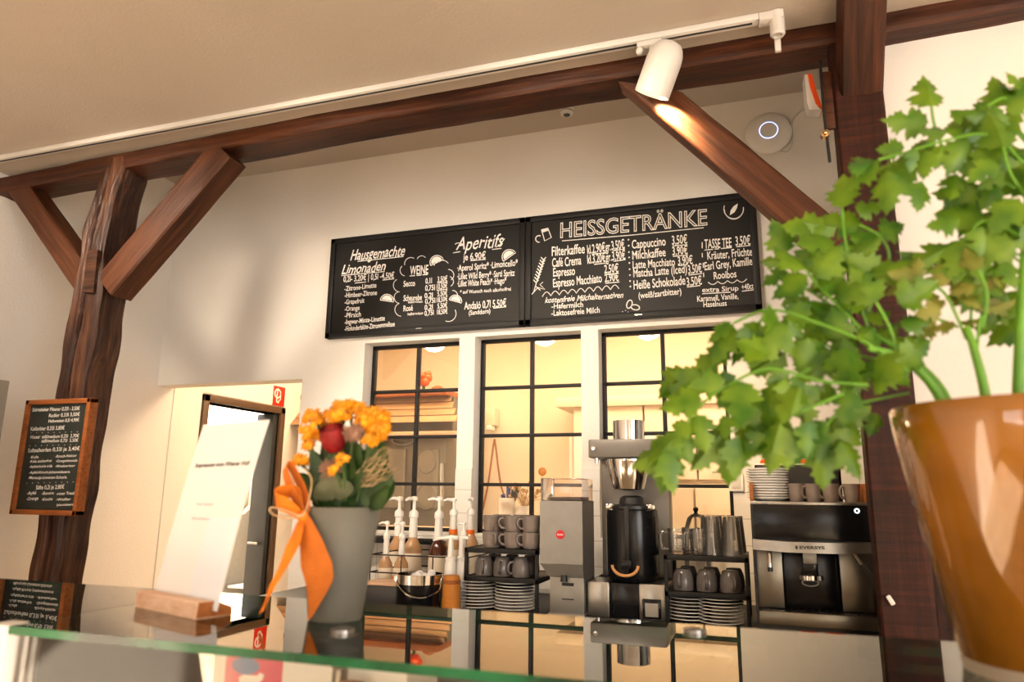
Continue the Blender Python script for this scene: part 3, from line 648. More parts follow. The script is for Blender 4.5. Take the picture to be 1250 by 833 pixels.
# fire sign
sg = thing('fire_hose_sign', 'small red fire hose sign on the passage wall above the door', 'sign', PX(341, 484, XL+.012))
def Q(x, y, off=.012): return PX(x, y, XL+off)
ys = (Q(334, 484).y, Q(348, 484).y); zs = (Q(341, 496).z, Q(341, 472).z)
t = MB(); t.box((XL+.0065, ys[0], zs[0]), (XL+.010, ys[1], zs[1]), .0005); t.build('panel', 'redsign', sg)
t = MB(); NX = Vector((1, 0, 0)); dy = ys[1]-ys[0]; dz = zs[1]-zs[0]
pt = lambda u, v: Vector((XL+.0112, ys[0]+u*dy, zs[0]+v*dz))
t.stroke([pt(.35+.25*math.cos(a), .62+.22*math.sin(a)) for a in [PI*1.9-i*PI*1.9/14 for i in range(15)]], .012, NX); t.stroke([pt(.35, .9), pt(.3, .5), pt(.3, .2), pt(.5, .15)], .012, NX); t.stroke([pt(.6, .75), pt(.62, .35), pt(.45, .22)], .01, NX); t.build('pictogram', 'whitew', sg)

# tall grey cabinet at the far left
gx = P(14, 465, 2.0)
cabn = thing('tall_cabinet', 'plain grey tall cabinet at the far left edge by the wall', 'cabinet', (-3.15, 1.7, 0))
xr = P(13, 470, 2.0).x; zt = P(13, 465, 2.0).z
t = MB(); t.box((XL+.005, 1.45, .08), (xr-.02, 2.0, zt), .004); t.build('carcass', 'grey', cabn)
t = MB(); t.box((xr-.02, 1.455, .09), (xr, 1.995, zt-.002), .003); t.build('door', 'grey', cabn)
t = MB(); t.tube([(xr, 1.5, 1.05), (xr+.03, 1.5, 1.05), (xr+.03, 1.5, 1.25), (xr, 1.5, 1.25)], .006); t.build('handle', 'steel', cabn)
t = MB(); t.box((XL+.01, 1.48, 0), (xr-.05, 1.98, .08)); t.build('plinth', 'darkgrey', cabn)
# ------------------------------------------------------------------ back counter
ZW = .975
wt = thing('back_worktop', 'dark worktop of the back counter carrying the coffee machines and cups', 'worktop', (-1, 2.9, ZW))
t = MB(); t.box((-2.05, 2.44, ZW-.035), (.29, 3.285, ZW), .003); t.build('top', 'blackmat', wt)
for i in range(4):
    x0 = -2.04+i*.58; cu = thing('base_cabinet', ['dark base cabinet under the syrup bottles', 'dark base cabinet under the left cup rack', 'dark base cabinet under the tall brewer', 'dark base cabinet under the espresso machine'][i], 'cabinet', (x0+.29, 2.8, 0), 'back counter cabinets')
    t = MB(); t.box((x0, 2.49, .1), (x0+.577, 3.28, ZW-.037), .002); t.build('carcass', 'darkgrey', cu)
    t = MB(); t.box((x0+.004, 2.47, .11), (x0+.573, 2.489, ZW-.05), .003); t.build('door', 'darkgrey', cu)
    t = MB(); t.tube([(x0+.18, 2.47, .86), (x0+.18, 2.445, .86), (x0+.40, 2.445, .86), (x0+.40, 2.47, .86)], .006); t.build('handle', 'steel', cu)
    t = MB(); t.box((x0, 2.53, 0), (x0+.577, 3.25, .1)); t.build('plinth', 'black', cu)
def place(o, x, y, z, rz=0): o.location = (x, y, z); o.rotation_euler = (0, 0, rz)

# cup racks
def rack(name, label, x0, x1, y0, y1, zm, zt):
    fl = zm if 'left of the grinder' in label else ZW
    r = thing(name, label, 'rack', ((x0+x1)/2, (y0+y1)/2, ZW)); b_ = .013
    for x in (x0, x1-b_):
        for y in (y0, y1-b_): t = MB(); t.box((x, y, fl if (x == x0 and y == y0) else ZW), (x+b_, y+b_, zt), .001); t.build('post', 'blackmat', r)
    for z in (zm, zt):
        t = MB(); t.box((x0, y0, z-.016), (x1, y0+.010, z+.002), .001); t.box((x0, y1-.010, z-.016), (x1, y1, z+.002), .001)
        t.box((x0, y0, z-.016), (x0+.01, y1, z+.002), .001); t.box((x1-.01, y0, z-.016), (x1, y1, z+.002), .001); t.box((x0+.005, y0+.005, z-.006), (x1-.005, y1-.005, z-.001)); t.build('shelf', 'blackmat', r)
    return r
RY = 2.70
lx0, lx1 = P(567, 672, RY).x, P(657, 674, RY).x; lzt, lzm = P(610, 671, RY).z, P(610, 706, RY).z
rack('cup_rack', 'black metal cup rack with mugs and saucers, left of the grinder', lx0, lx1, RY, RY+.32, lzm, lzt)
rx0, rx1 = P(810, 680, RY).x, P(913, 682, RY).x; rzt, rzm = P(860, 680, RY).z, P(860, 725, RY).z
rack('cup_rack', 'black metal cup rack with glasses and saucers, left of the espresso machine', rx0, rx1, RY, RY+.30, rzm, rzt)
# cups
def make_cup(label, r, h, mat):
    c = thing('coffee_cup', label, 'cup', (0, 0, 0))
    t = MB(); t.lathe([(0, 0), (r*.62, 0), (r*.70, .003), (r*.92, h*.35), (r*.99, h*.65), (r*.97, h*.9), (r*.94, h), (r*.90, h), (r*.92, h*.6), (r*.62, .006), (0, .005)], 28); t.build('bowl', mat, c, smooth=60)
    t = MB(); t.tube([(r*.90, 0, h*.80), (r*1.25, 0, h*.82), (r*1.48, 0, h*.66), (r*1.46, 0, h*.42), (r*1.22, 0, h*.26), (r*.88, 0, h*.24)], .0052, 8); t.build('handle', mat, c, smooth=60)
    return c
def make_cup2(label, r, h, mat):                     # straight sided stacked cup, narrower at the foot
    c = thing('coffee_cup', label, 'cup', (0, 0, 0))
    t = MB(); t.lathe([(0, 0), (r*.78, 0), (r*.83, .003), (r*.9, h*.3), (r*.97, h*.7), (r, h), (r*.95, h), (r*.92, h*.6), (r*.75, .006), (0, .005)], 28); t.build('bowl', mat, c, smooth=60)
    t = MB(); t.tube([(r*.90, 0, h*.82), (r*1.3, 0, h*.84), (r*1.52, 0, h*.66), (r*1.45, 0, h*.4), (r*1.2, 0, h*.24), (r*.85, 0, h*.22)], .005, 8); t.build('handle', mat, c, smooth=60)
    return c
r1 = .0335; h1 = .068
ordw = ['first', 'second', 'third', 'fourth', 'fifth', 'sixth', 'seventh', 'eighth', 'ninth', 'tenth', 'eleventh', 'twelfth', 'thirteenth', 'fourteenth']
lcr = ['leftmost', 'middle', 'rightmost']
def cup_field(xs_, ys_, z, tier, rz, flip, proto, where, group):
    for j, y in enumerate(ys_):
        for i, x in enumerate(xs_):
            lab = '%s cup of the %s row, %s on left rack' % (lcr[i], ['front', 'second'][j], where)
            c = copy_tree(proto, label=lab, group=group); place(c, x+.008*j, y, z, rz[i] if j == 0 else rz[i]+.4)
            if flip: c.rotation_euler = (PI, 0, rz[i]); c.location.z = z+h1
protoA = make_cup2('x', .037, .061, 'cup'); protoB = make_cup('x', .036, .072, 'cup2')
xsL = [P(x, 665, RY+.05).x for x in (600, 626, 648)]
h1 = .061
cup_field(xsL, (RY+.05, RY+.15), lzt+.003, 0, (5.35, 3.75, 3.7), False, protoA, 'lower tier', 'stacked taupe cups on the left rack')
for j, y in enumerate((RY+.05, RY+.15)):
    for i, x in enumerate(xsL):
        c = copy_tree(protoA, label='%s taupe cup of the %s row, top tier on the left rack' % (lcr[i], ['front', 'second'][j]), group='stacked taupe cups on the left rack')
        place(c, x+.008*j, y, lzt+.003+.0612, (5.2, 3.65, 3.8)[i]+(.4 if j else 0))
h1 = .072
xsM = [P(x, 700, RY+.05).x for x in (591, 613, 636)]
cup_field(xsM, (RY+.05, RY+.15), lzm+.003, 0, (-1.35, -1.5, -2.5), True, protoB, 'upside down on the middle shelf', 'upturned grey cups on the left rack')
xsR = [P(x, 720, RY+.05).x for x in (834, 863, 892)]
for j, y in enumerate((RY+.055, RY+.16)):
    for i, x in enumerate(xsR):
        c = copy_tree(protoB, label='%s grey cup of the %s row, upside down on the right rack' % (lcr[i], ['front', 'second'][j]), group='upturned grey cups on the right rack')
        c.rotation_euler = (PI, 0, -1.75+.25*i); c.location = (x+.01*j, y, rzm+.003+h1)
        c.scale = (1.05, 1.05, 1.0)
# saucers
def make_plate(name, r, h, mat, rim):
    p = thing(name, 'x', 'saucer', (0, 0, 0)); t = MB()
    t.lathe([(0, .001), (r*.5, 0), (r*.55, .001), (r*.8, h*.45), (r*.99, h*.86), (r, h), (r*.97, h), (r*.78, h*.65), (r*.5, .004), (0, .004)], 40); t.build('dish', mat, p, smooth=60)
    t = MB(); t.lathe([(r*1.002, h*.80), (r*1.006, h*.92), (r*1.0, h*1.04), (r*.985, h*1.06), (r*.975, h*1.0)], 40); t.build('rim', rim, p, smooth=60)
    return p
sauc = make_plate('saucer', .078, .011, 'platerim', 'plate')
def stack(proto, n, x, y, z, dz, where, group):
    for i in range(n):
        c = copy_tree(proto, label='%s from the top in the %s' % (ordw[n-1-i]+' grey saucer' if proto is sauc else ordw[n-1-i]+' white saucer', where), group=group)
        place(c, x+random.uniform(-.0015, .0015), y+random.uniform(-.0015, .0015), z+i*dz, random.uniform(0, 6))
YP = RY+.09
stack(sauc, 9, P(583, 735, YP).x, YP, ZW, .0118, 'left stack under the left cup rack', 'saucers under the left cup rack')
stack(sauc, 9, P(628, 735, YP).x, YP, ZW, .0118, 'right stack under the left cup rack', 'saucers under the left cup rack')
stack(sauc, 8, P(842, 752, YP+.03).x, YP+.03, ZW, .0118, 'left stack under the right cup rack', 'saucers under the right cup rack')
stack(sauc, 8, P(881, 755, YP-.01).x, YP-.01, ZW, .0112, 'right stack under the right cup rack', 'saucers under the right cup rack')
# glasses on the right rack
def make_mug():
    g = thing('glass_mug', 'x', 'glass', (0, 0, 0)); r, h = .034, .088; t = MB()
    prof = [(0, .001), (r*.86, 0), (r*.9, .006), (r*.95, h*.5), (r, h), (r*.94, h), (r*.88, h*.5), (r*.8, .012), (0, .012)]; t.lathe(prof, 20); t.build('tumbler', 'drink', g, smooth=30)
    t = MB(); t.tube([(r*.93, 0, h*.85), (r*1.6, 0, h*.86), (r*1.75, 0, h*.72), (r*1.7, 0, h*.3), (r*1.5, 0, h*.18), (r*.9, 0, h*.18)], .006, 8); t.build('handle', 'drink', g, smooth=60); return g
def make_tall():
    g = thing('drinking_glass', 'x', 'glass', (0, 0, 0)); r, h = .036, .135; t = MB(); n = 48
    # upside down flared tumbler with ribs
    for a in (0,):
        vs = []; fs = []
        prof = [(r, 0), (r*.985, .01), (r*.74, h-.008), (r*.70, h), (r*.6, h), (0, h-.004)]
        for rr, z in prof:
            for i in range(n): k = rr*(1+(.035 if i % 4 < 2 else -.01)*(rr > r*.65)*(z > .02)); vs.append((k*math.cos(2*PI*i/n), k*math.sin(2*PI*i/n), z))
        for a_ in range(len(prof)-1):
            for i in range(n): fs.append([a_*n+i, a_*n+(i+1) % n, (a_+1)*n+(i+1) % n, (a_+1)*n+i])
        t.add(vs, fs)
    t.build('tumbler', 'drink', g, smooth=25); t = MB(); t.lathe([(r*.93, .001), (r*.66, h-.014), (0, h-.016)], 24); t.build('inner_wall', 'drink', g, smooth=60); return g
mug = make_mug(); tg = make_tall(); zg = rzt+.003; yg = RY+.06
for x, y, rz, lab in [(819, yg, 3.4, 'leftmost glass mug on top of the right cup rack'), (846, yg, 3.6, 'glass mug between the leftmost mug and the tall ribbed glasses'), (836, yg+.10, 3.2, 'glass mug standing behind the two front glass mugs')]:
    place(copy_tree(mug, label=lab, group='glass mugs on the right rack'), P(x+8, 672, y).x, y, zg, rz)
for x, y, dz, lab in [(870, yg, 0, 'front left upturned ribbed glass on the right rack'), (894, yg-.005, 0, 'front right upturned ribbed glass on the right rack'), (874, yg+.09, 0, 'upturned ribbed glass in the second row, left'), (899, yg+.09, 0, 'upturned ribbed glass in the second row, right'), (866, yg+.17, .03, 'taller looking upturned ribbed glass at the rear left of the rack'), (885, yg+.18, .03, 'taller looking upturned ribbed glass at the rear middle of the rack')]:
    place(copy_tree(tg, label=lab, group='ribbed glasses on the right rack'), P(x, 672, y).x, y, zg, 0)
for o in (protoA, protoB, sauc, mug, tg):
    for c in list(o.children): bpy.data.objects.remove(c)
    bpy.data.objects.remove(o)
# bell jar knob behind the glasses
bx = P(850, 640, 3.12)
bj = thing('glass_carafe', 'glass carafe with a black ball knob behind the ribbed glasses', 'carafe', (bx.x, 3.12, ZW)); zt_ = P(850, 622, 3.12).z
t = MB(); t.lathe([(0, ZW), (.05, ZW), (.055, ZW+.02), (.05, zt_-.08), (.036, zt_-.035), (.02, zt_-.02), (0, zt_-.018)], 24, c=(bx.x, 3.12, 0)); t.build('body', 'drink', bj, smooth=60)
t = MB(); t.lathe([(0, zt_-.02), (.012, zt_-.02), (.006, zt_-.012), (.011, zt_-.004), (.010, zt_+.006), (0, zt_+.010)], 16, c=(bx.x, 3.12, 0)); t.build('knob', 'gloss', bj, smooth=60)
# wall switch
s0, s1 = P(890, 600, 3.285), P(907, 578, 3.285)
sw = thing('socket_plate', 'pale square socket plate on the tiles left of the espresso machine', 'socket', ((s0.x+s1.x)/2, 3.285, s0.z))
t = MB(); t.box((s0.x, 3.276, s0.z), (s1.x, 3.292, s1.z), .003); t.build('plate', 'whitew', sw)
t = MB(); t.box((s0.x+.012, 3.272, s0.z+.012), (s1.x-.012, 3.277, s1.z-.012), .002); t.build('rocker', 'white', sw)

# ------------------------------------------------------------------ grinder
GY = 2.70
def gx(x, y=640): return P(x, y, GY).x
gz = lambda y: P(690, y, GY).z
gl, gr = gx(659), gx(711); gd = .20
gr_ = thing('coffee_grinder', 'grey steel coffee grinder with a clear hopper and round red badge', 'grinder', ((gl+gr)/2, GY+.1, ZW))
t = MB(); t.prism([(gl, GY, gz(612)), (gl, GY, gz(689)), (gr, GY, gz(689)), (gr, GY, gz(612))], (0, gd, 0))
# sloping chin to the narrower foot
zc, zd = gz(689), gz(706)
bl_, br2 = gx(670, 720), gx(722, 720)-.012
t.add([(gl, GY, zc), (gr, GY, zc), (gr, GY+gd, zc), (gl, GY+gd, zc), (bl_, GY+.012, zd), (gr, GY+.012, zd), (gr, GY+gd, zd), (bl_, GY+gd, zd)], [[0, 1, 5, 4], [1, 2, 6, 5], [2, 3, 7, 6], [3, 0, 4, 7], [4, 5, 6, 7], [0, 3, 2, 1]])
t.box((bl_, GY+.012, ZW), (gr, GY+gd, zd), .002); t.box((bl_-.005, GY+.0, ZW), (gr+.004, GY+gd, ZW+.012), .003); t.build('body', 'steelmat', gr_)
t = MB(); t.box((gl+.002, GY+.002, gz(612)), (gr-.002, GY+gd-.002, gz(584)), .004); t.build('hopper', 'acrylic', gr_)
t = MB(); t.box((gl+.03, GY+.02, gz(612)), (gr-.012, GY+gd-.02, gz(607)), .004); t.build('beans', 'beans', gr_)
t = MB(); xc = (gl+gr)/2; t.lathe([(0, 0), (.014, 0), (.011, .022), (0, .022)], 16, Matrix.Translation((xc+.012, GY-.004, zd-.012))); t.build('spout', 'black', gr_)
t = MB(); t.box((xc+.0, GY+.009, gz(716)), (xc+.045, GY+.018, gz(712)), .001); t.box((xc+.0, GY+.009, gz(733)), (xc+.045, GY+.018, gz(731.5)), .001); t.build('slot', 'black', gr_)
bc = P(684, 653, GY-.002); Tb = Matrix.Translation(bc) @ Matrix.Rotation(PI/2, 4, 'X')
t = MB(); t.lathe([(0, -.001), (.0165, -.001), (.0165, .0015), (0, .0015)], 32, Tb); bdg = t.build('badge', 'redbadge', gr_)
t = MB(); put_text(t, 'BUNN', (bc.x-.011, bc.y-.0015, bc.z-.003), (bc.x+.011, bc.y-.0015, bc.z-.003), .006, NB, bold=.02); t.build('badge_lettering', 'whitew', bdg, smooth=0)

# ------------------------------------------------------------------ filter coffee brewer with airpot
BY = 2.74
def bX(x, y=600, Y=BY): return P(x, y, Y).x
bz = lambda y, Y=BY: P(765, y, Y).z
br = thing('filter_brewer', 'tall steel filter coffee brewer with a wide head and funnel', 'coffee brewer', (bX(765), BY+.12, ZW))
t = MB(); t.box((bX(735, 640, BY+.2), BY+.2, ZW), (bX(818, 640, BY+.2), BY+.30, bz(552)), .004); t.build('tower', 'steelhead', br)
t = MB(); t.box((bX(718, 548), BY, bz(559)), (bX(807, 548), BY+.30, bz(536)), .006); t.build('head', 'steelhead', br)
cx = bX(767, 525, BY+.1); hr = .062
t = MB(); t.lathe([(0, bz(536)), (hr, bz(536)), (hr, bz(514, BY+.1)), (hr-.004, bz(514, BY+.1)), (hr-.006, bz(520, BY+.1)), (0, bz(520, BY+.1))], 48, c=(cx, BY+.11, 0)); t.build('water_lid', 'chrome', br)
t = MB(); kx = bX(726, 548); t.lathe([(0, 0), (.009, 0), (.009, .012), (0, .013)], 16, Matrix.Translation((kx-.004, BY, bz(547))) @ Matrix.Rotation(PI/2, 4, 'X')); t.lathe([(0, -.02), (.007, -.02), (.008, 0), (0, 0)], 12, c=(kx, BY+.03, bz(559))); t.build('knob', 'chrome', br)
fx = bX(767, 575, BY+.09)
t = MB(); t.lathe([(0, bz(560)), (.088, bz(560)), (.088, bz(563)), (.062, bz(597)), (.055, bz(598)), (.02, bz(599)), (0, bz(600))], 48, c=(fx, BY+.10, 0)); t.build('filter_funnel', 'chrome', br)
t = MB(); bzt = bz(712)
t.box((bX(717, 735), BY, ZW), (bX(744, 735), BY+.3, bzt), .006); t.box((bX(780, 735), BY, ZW), (bX(816, 735), BY+.3, bzt), .006); t.box((bX(717, 735), BY+.15, ZW), (bX(816, 735), BY+.3, bzt), .004); t.build('base', 'steel', br)
t = MB(); t.box((bX(744, 735), BY+.02, ZW), (bX(780, 735), BY+.15, bzt-.004), .003); t.build('drip_recess', 'gloss', br)
t = MB(); t.box((bX(784, 735), BY-.004, ZW+.006), (bX(807, 735), BY+.01, bz(730)), .004); dp = t.build('display', 'gloss', br)
t = MB(); t.box((bX(787.5, 735), BY-.0055, ZW+.014), (bX(803.5, 735), BY-.0035, bz(735)), .001); t.build('screen', 'grey', dp)
# airpot
ax_ = bX(772, 660, BY+.1); ay = BY+.105; ra = .099
ar = thing('airpot', 'large black airpot with a light brown handle under the brewer funnel', 'airpot', (ax_, ay, bzt))
za0, za1 = bzt+.001, bz(622)
t = MB(); t.lathe([(0, za0), (ra*.88, za0), (ra*.96, za0+.012), (ra, za0+.03), (ra, za1-.03), (ra*.97, za1-.005), (ra*.9, za1), (0, za1)], 56, c=(ax_, ay, 0)); t.build('body', 'gloss', ar)
t = MB(); zl = bz(608); t.lathe([(0, za1-.002), (ra*.86, za1-.002), (ra*.86, za1+.012), (ra*.5, za1+.018), (ra*.45, zl), (ra*.3, zl+.008), (0, zl+.008)], 40, c=(ax_, ay, 0)); t.build('lid', 'black', ar)
for sx in (-1, 1):
    t = MB(); t.box((ax_+sx*ra*.78-.016, ay-.05, za1-.002), (ax_+sx*ra*.78+.016, ay-.02, za1+.018), .004); t.build('clasp', 'chrome', ar)
t = MB(); t.box((ax_-.014, ay-ra-.012, bz(685)), (ax_+.004, ay-ra+.01, za1+.01), .003); t.build('sight_gauge', 'black', ar)
t = MB(); tz = bz(694); t.box((ax_-.026, ay-ra-.03, tz-.004), (ax_+.014, ay-ra+.01, tz+.03), .006); t.lathe([(0, -.03), (.011, -.03), (.013, 0), (0, 0)], 16, c=(ax_-.006, ay-ra-.018, tz)); t.build('tap', 'gloss', ar)
t = MB(); t.tube([(ax_-.008+.047*math.cos(a), ay-ra-.034, tz+.012+.036*math.sin(a)) for a in [PI+i*PI/16 for i in range(17)]], .0055, 10); t.build('handle', 'handle', ar)

# ------------------------------------------------------------------ espresso machine
EY = 2.50
def eX(x, y=650, Y=EY): return P(x, y, Y).x
ez = lambda y, Y=EY: P(985, y, Y).z
e0, e1 = eX(917, 640), .333; em = thing('espresso_machine', 'black and steel automatic espresso machine with two steam wands beside the reddish post', 'coffee machine', ((e0+e1)/2, EY+.25, ZW)); ED = .42
zT = ez(613)
t = MB(); t.box((e0, EY+.10, ez(748)-.002), (e1, EY+ED, zT-.006), .004); t.box((e0, EY, ez(662)), (e1, EY+.12, zT-.006), .003); t.box((e0, EY+.02, ZW), (e1, EY+ED, ez(748)), .004)
t.box((e0, EY+.02, ez(752)), (e0+.008, EY+.11, ez(662))); t.box((e1-.008, EY+.02, ez(752)), (e1, EY+.11, ez(662))); t.build('housing', 'black', em)
t = MB(); t.box((e0+.008, EY-.004, ez(661)), (e1-.008, EY+.002, zT-.01), .002); fp = t.build('front_panel', 'gloss', em)
lc = P(1046, 624, EY-.005); t = MB(); t.tube([(lc.x+.006*math.cos(a), EY-.0055, lc.z+.006*math.sin(a)) for a in [2*PI*i/20 for i in range(20)]], .0015, 6, closed=True); t.build('power_ring', 'led', fp)
t = MB(); t.box((e0, EY-.006, zT-.010), (e1, EY+ED, zT), .002); t.build('cup_tray', 'steel', em)
t = MB(); zr = ez(590)
for x in (e0, e1-.012): t.box((x, EY+.01, zT), (x+.012, EY+ED, zr), .002)
t.tube([(e0+.006, EY+ED-.01, zr-.004), (e1-.006, EY+ED-.01, zr-.004)], .004); t.build('tray_side', 'brownwood', em)
# silver fascia, slightly bowed forward in the middle
zf0, zf1 = ez(673), ez(660)
xa, xb, xc_, xd = e0+.002, eX(958), eX(1014), e1-.002
t = MB(); t.prism([(xa, EY-.012, zf0), (xb, EY-.034, zf0-.004), (xc_, EY-.034, zf0-.004), (xd, EY-.012, zf0), (xd, EY, zf0), (xa, EY, zf0)], (0, .004, zf1-zf0)); fa = t.build('fascia', 'steel', em)
t = MB(); p0 = P(971, 668.6, EY-.036); p1 = P(1007, 670, EY-.036)
put_text(t, 'EVERSYS', (p0.x+.012, EY-.0345, p0.z-.004), (p1.x, EY-.0345, p1.z-.002), .0085, NB, bold=.03); t.box((p0.x, EY-.0352, p0.z-.005), (p0.x+.006, EY-.0345, p0.z+.005), .0005); t.build('maker_lettering', 'black', fa, smooth=0)
t = MB(); t.box((e0+.008, EY+.035, ez(747)), (eX(956, 700), EY+.05, ez(673)), .002); t.build('side_door', 'steeldark', em)
t = MB(); t.box((eX(1027, 700), EY+.035, ez(747)), (e1-.008, EY+.05, ez(673)), .002); t.build('side_door', 'steeldark', em)
t = MB(); t.box((eX(956, 700)+.001, EY+.06, ez(748)), (eX(1027, 700)-.001, EY+.101, ez(673)), .002); t.build('brew_bay', 'gloss', em)
t = MB(); sx_ = eX(989, 690); t.box((sx_-.022, EY-.01, ez(704)), (sx_+.022, EY+.06, ez(673)), .005); cd_ = t.build('coffee_spout', 'gloss', em)
t = MB(); t.box((sx_-.020, EY-.013, ez(688)), (sx_+.020, EY-.009, ez(674)), .002); t.build('spout_plate', 'steelmat', cd_)
t = MB(); t.lathe([(0, 0), (.036, 0), (.036, .013), (0, .013)], 32, c=(sx_, EY+.01, ez(708))); t.build('spout_ring', 'chrome', cd_)
t = MB(); t.tube([(sx_+.024*math.cos(a), EY+.058, ez(714)+.010*math.sin(a)) for a in [2*PI*i/24 for i in range(24)]], .0025, 6, closed=True); t.build('cup_mark', 'steelmat', em)
t = MB(); t.tube([P(939, 672, EY-.0), P(940, 680, EY-.012), P(940, 693, EY-.015)], .0065, 12); wl = t.build('steam_wand', 'chrome', em)
t = MB(); t.tube([P(940, 693, EY-.015), P(940.5, 698, EY-.015)], .0075, 12); t.build('tip', 'black', wl)
t = MB(); t.tube([P(1040, 674, EY-.01), P(1053, 691, EY-.05)], [.006, .0065], 12); wr = t.build('steam_wand', 'chrome', em)
t = MB(); t.tube([P(1053, 691, EY-.05), P(1066, 709, EY-.09), P(1076, 722, EY-.12)], [.008, .0075, .006], 12); t.build('grip', 'black', wr)
t = MB(); t.box((e0+.01, EY-.02, ez(766, EY-.02)), (e1-.004, EY+.09, ez(748, EY)), .003); dt = t.build('drip_tray', 'steeldark', em)
t = MB()
for i in range(16): x = e0+.02+i*(e1-e0-.045)/15; t.box((x, EY-.012, ez(748)+.0005), (x+.006, EY+.085, ez(748)+.002))
t.build('grille', 'black', dt)
# on top of the machine
pw = make_plate('saucer', .066, .013, 'plate', 'plate')
yy = EY+.10; sxp = P(938, 600, yy).x
stack(pw, 12, sxp, yy, zT, .0085, 'white stack on top of the espresso machine', 'white saucers on the espresso machine')
for c in list(pw.children): bpy.data.objects.remove(c)
bpy.data.objects.remove(pw)
pc = make_cup2('x', .026, .058, 'cup')
for i, x in enumerate((972, 993, 1014, 1040)):
    y = EY+.085; place(copy_tree(pc, label='%s small taupe cup on top of the espresso machine' % ['first from the left', 'second from the left', 'third from the left', 'rightmost'][i], group='small cups on the espresso machine'), P(x, 605, y).x, y, zT, 3.5)
for c in list(pc.children): bpy.data.objects.remove(c)
bpy.data.objects.remove(pc)
yb = EY+.27; bxl, bxr = P(922, 585, yb).x, P(1027, 585, yb).x
bo = thing('capsule_box', 'black box with orange lidded cups inside on the rear of the espresso machine', 'box', ((bxl+bxr)/2, yb, zT)); zbt = P(975, 566, yb).z
t = MB(); t.box((bxl, yb, zT), (bxr, yb+.008, zbt), .001); t.box((bxl, yb+.11, zT), (bxr, yb+.118, zbt), .001); t.box((bxl, yb, zT), (bxl+.008, yb+.118, zbt), .001); t.box((bxr-.008, yb, zT), (bxr, yb+.118, zbt), .001); t.box((bxl, yb, zT), (bxr, yb+.118, zT+.006)); t.build('box_wall', 'black', bo)
t = MB(); t.box((bxl-.001, yb-.0015, zbt-.005), (bxr+.001, yb+.0085, zbt+.0005)); t.build('rim_strip', 'whitew', bo)
for i in range(3):
    x = bxl+.06+i*.085
    o = thing('lidded_cup', ['left', 'middle', 'right'][i]+' orange lidded cup standing in the black box on the espresso machine', 'cup', (x, yb+.06, zT+.007), 'orange lidded cups in the black box')
    t = MB(); t.lathe([(0, zT+.007), (.03, zT+.007), (.038, zbt-.004), (0, zbt-.004)], 24, c=(x, yb+.06, 0)); t.build('tub', 'whitew', o)
    t = MB(); t.lathe([(0, zbt-.003), (.040, zbt-.003), (.041, zbt+.006), (.036, zbt+.016), (0, zbt+.017)], 24, c=(x, yb+.06, 0)); t.build('lid', 'orangeplast', o)

# ------------------------------------------------------------------ syrup bottles, ice bucket, tins
def syrup(x, ytop, Y, r, zsh, lab, liquid, lblmat, lbl2, nozzle=PI, cap=None, base=ZW):
    bx_ = P(x, 660, Y).x; zt = P(x, ytop, Y).z
    g = thing('syrup_bottle', lab, 'bottle', (bx_, Y, base), 'pump syrup bottles'); c = (bx_, Y, 0); z0 = base; hs = zsh-z0
    t = MB(); t.lathe([(0, z0), (r*.95, z0), (r, z0+.006), (r, z0+hs*.72), (r*.92, z0+hs*.82), (r*.55, z0+hs*.93), (r*.36, z0+hs), (0, z0+hs)], 28, c=c); t.build('bottle_body', liquid, g, smooth=50)
    t = MB(); t.lathe([(r*1.01, z0+hs*.28), (r*1.015, z0+hs*.285), (r*1.015, z0+hs*.71), (r*1.01, z0+hs*.715)], 28, c=c); t.build('label', lblmat, g)
    t = MB(); t.lathe([(r*1.02, z0+hs*.12), (r*1.025, z0+hs*.125), (r*1.025, z0+hs*.27), (r*1.02, z0+hs*.275)], 28, c=c); t.build('label_band', lbl2, g)
    zp = z0+hs; hp_ = zt-zp
    t = MB(); t.lathe([(0, zp-.004), (r*.44, zp-.004), (r*.46, zp+hp_*.02), (r*.40, zp+hp_*.42), (r*.40, zp+hp_*.46), (r*.50, zp+hp_*.48), (r*.48, zp+hp_*.60), (r*.22, zp+hp_*.66), (r*.17, zp+hp_*.68), (r*.17, zp+hp_*.90), (0, zp+hp_*.90)], 18, c=c)
    hx = Vector((math.cos(nozzle), math.sin(nozzle), 0)); C0 = Vector((bx_, Y, zp+hp_*.93))
    t.lathe([(0, zp+hp_*.88), (r*.34, zp+hp_*.89), (r*.36, zp+hp_*.96), (r*.2, zt), (0, zt)], 16, c=c)
    t.tube([C0, C0+hx*r*.8+Vector((0, 0, .002)), C0+hx*r*1.25+Vector((0, 0, -.004))], [r*.22, r*.18, r*.13], 10); t.build('pump', 'whitew', g, smooth=50)
    if cap:
        t = MB(); t.lathe([(0, zp-.02), (r*.5, zp-.02), (r*.5, zp+.006), (0, zp+.006)], 20, c=c); t.build('collar', cap, g)
    return g
YB_ = 3.02
zs = P(500, 655, YB_).z
syrup(486, 606, YB_+.06, .043, zs, 'syrup bottle with white pump, leftmost of the tall back row', 'peach', 'label', 'labelo', PI)
syrup(504, 606, YB_, .043, zs, 'syrup bottle with white pump, second of the tall back row, red-brown foot', 'peach', 'label', 'labelr', -1.9)
syrup(535, 606, YB_-.06, .040, zs, 'dark syrup bottle with white pump standing right behind the ice bucket', 'syrup', 'label', 'labelr', PI+.3, None)
syrup(553, 608, YB_+.0, .038, P(553, 648, YB_).z, 'orange collared syrup bottle with white pump beside the dark one', 'peach', 'label', 'labelr', PI+.2, 'labelo')
syrup(574, 607, YB_+.08, .038, P(574, 650, YB_).z, 'rearmost orange collared syrup bottle by the white window pillar', 'peach', 'label', 'labelo', -1.6, 'labelo')
YF = 2.86
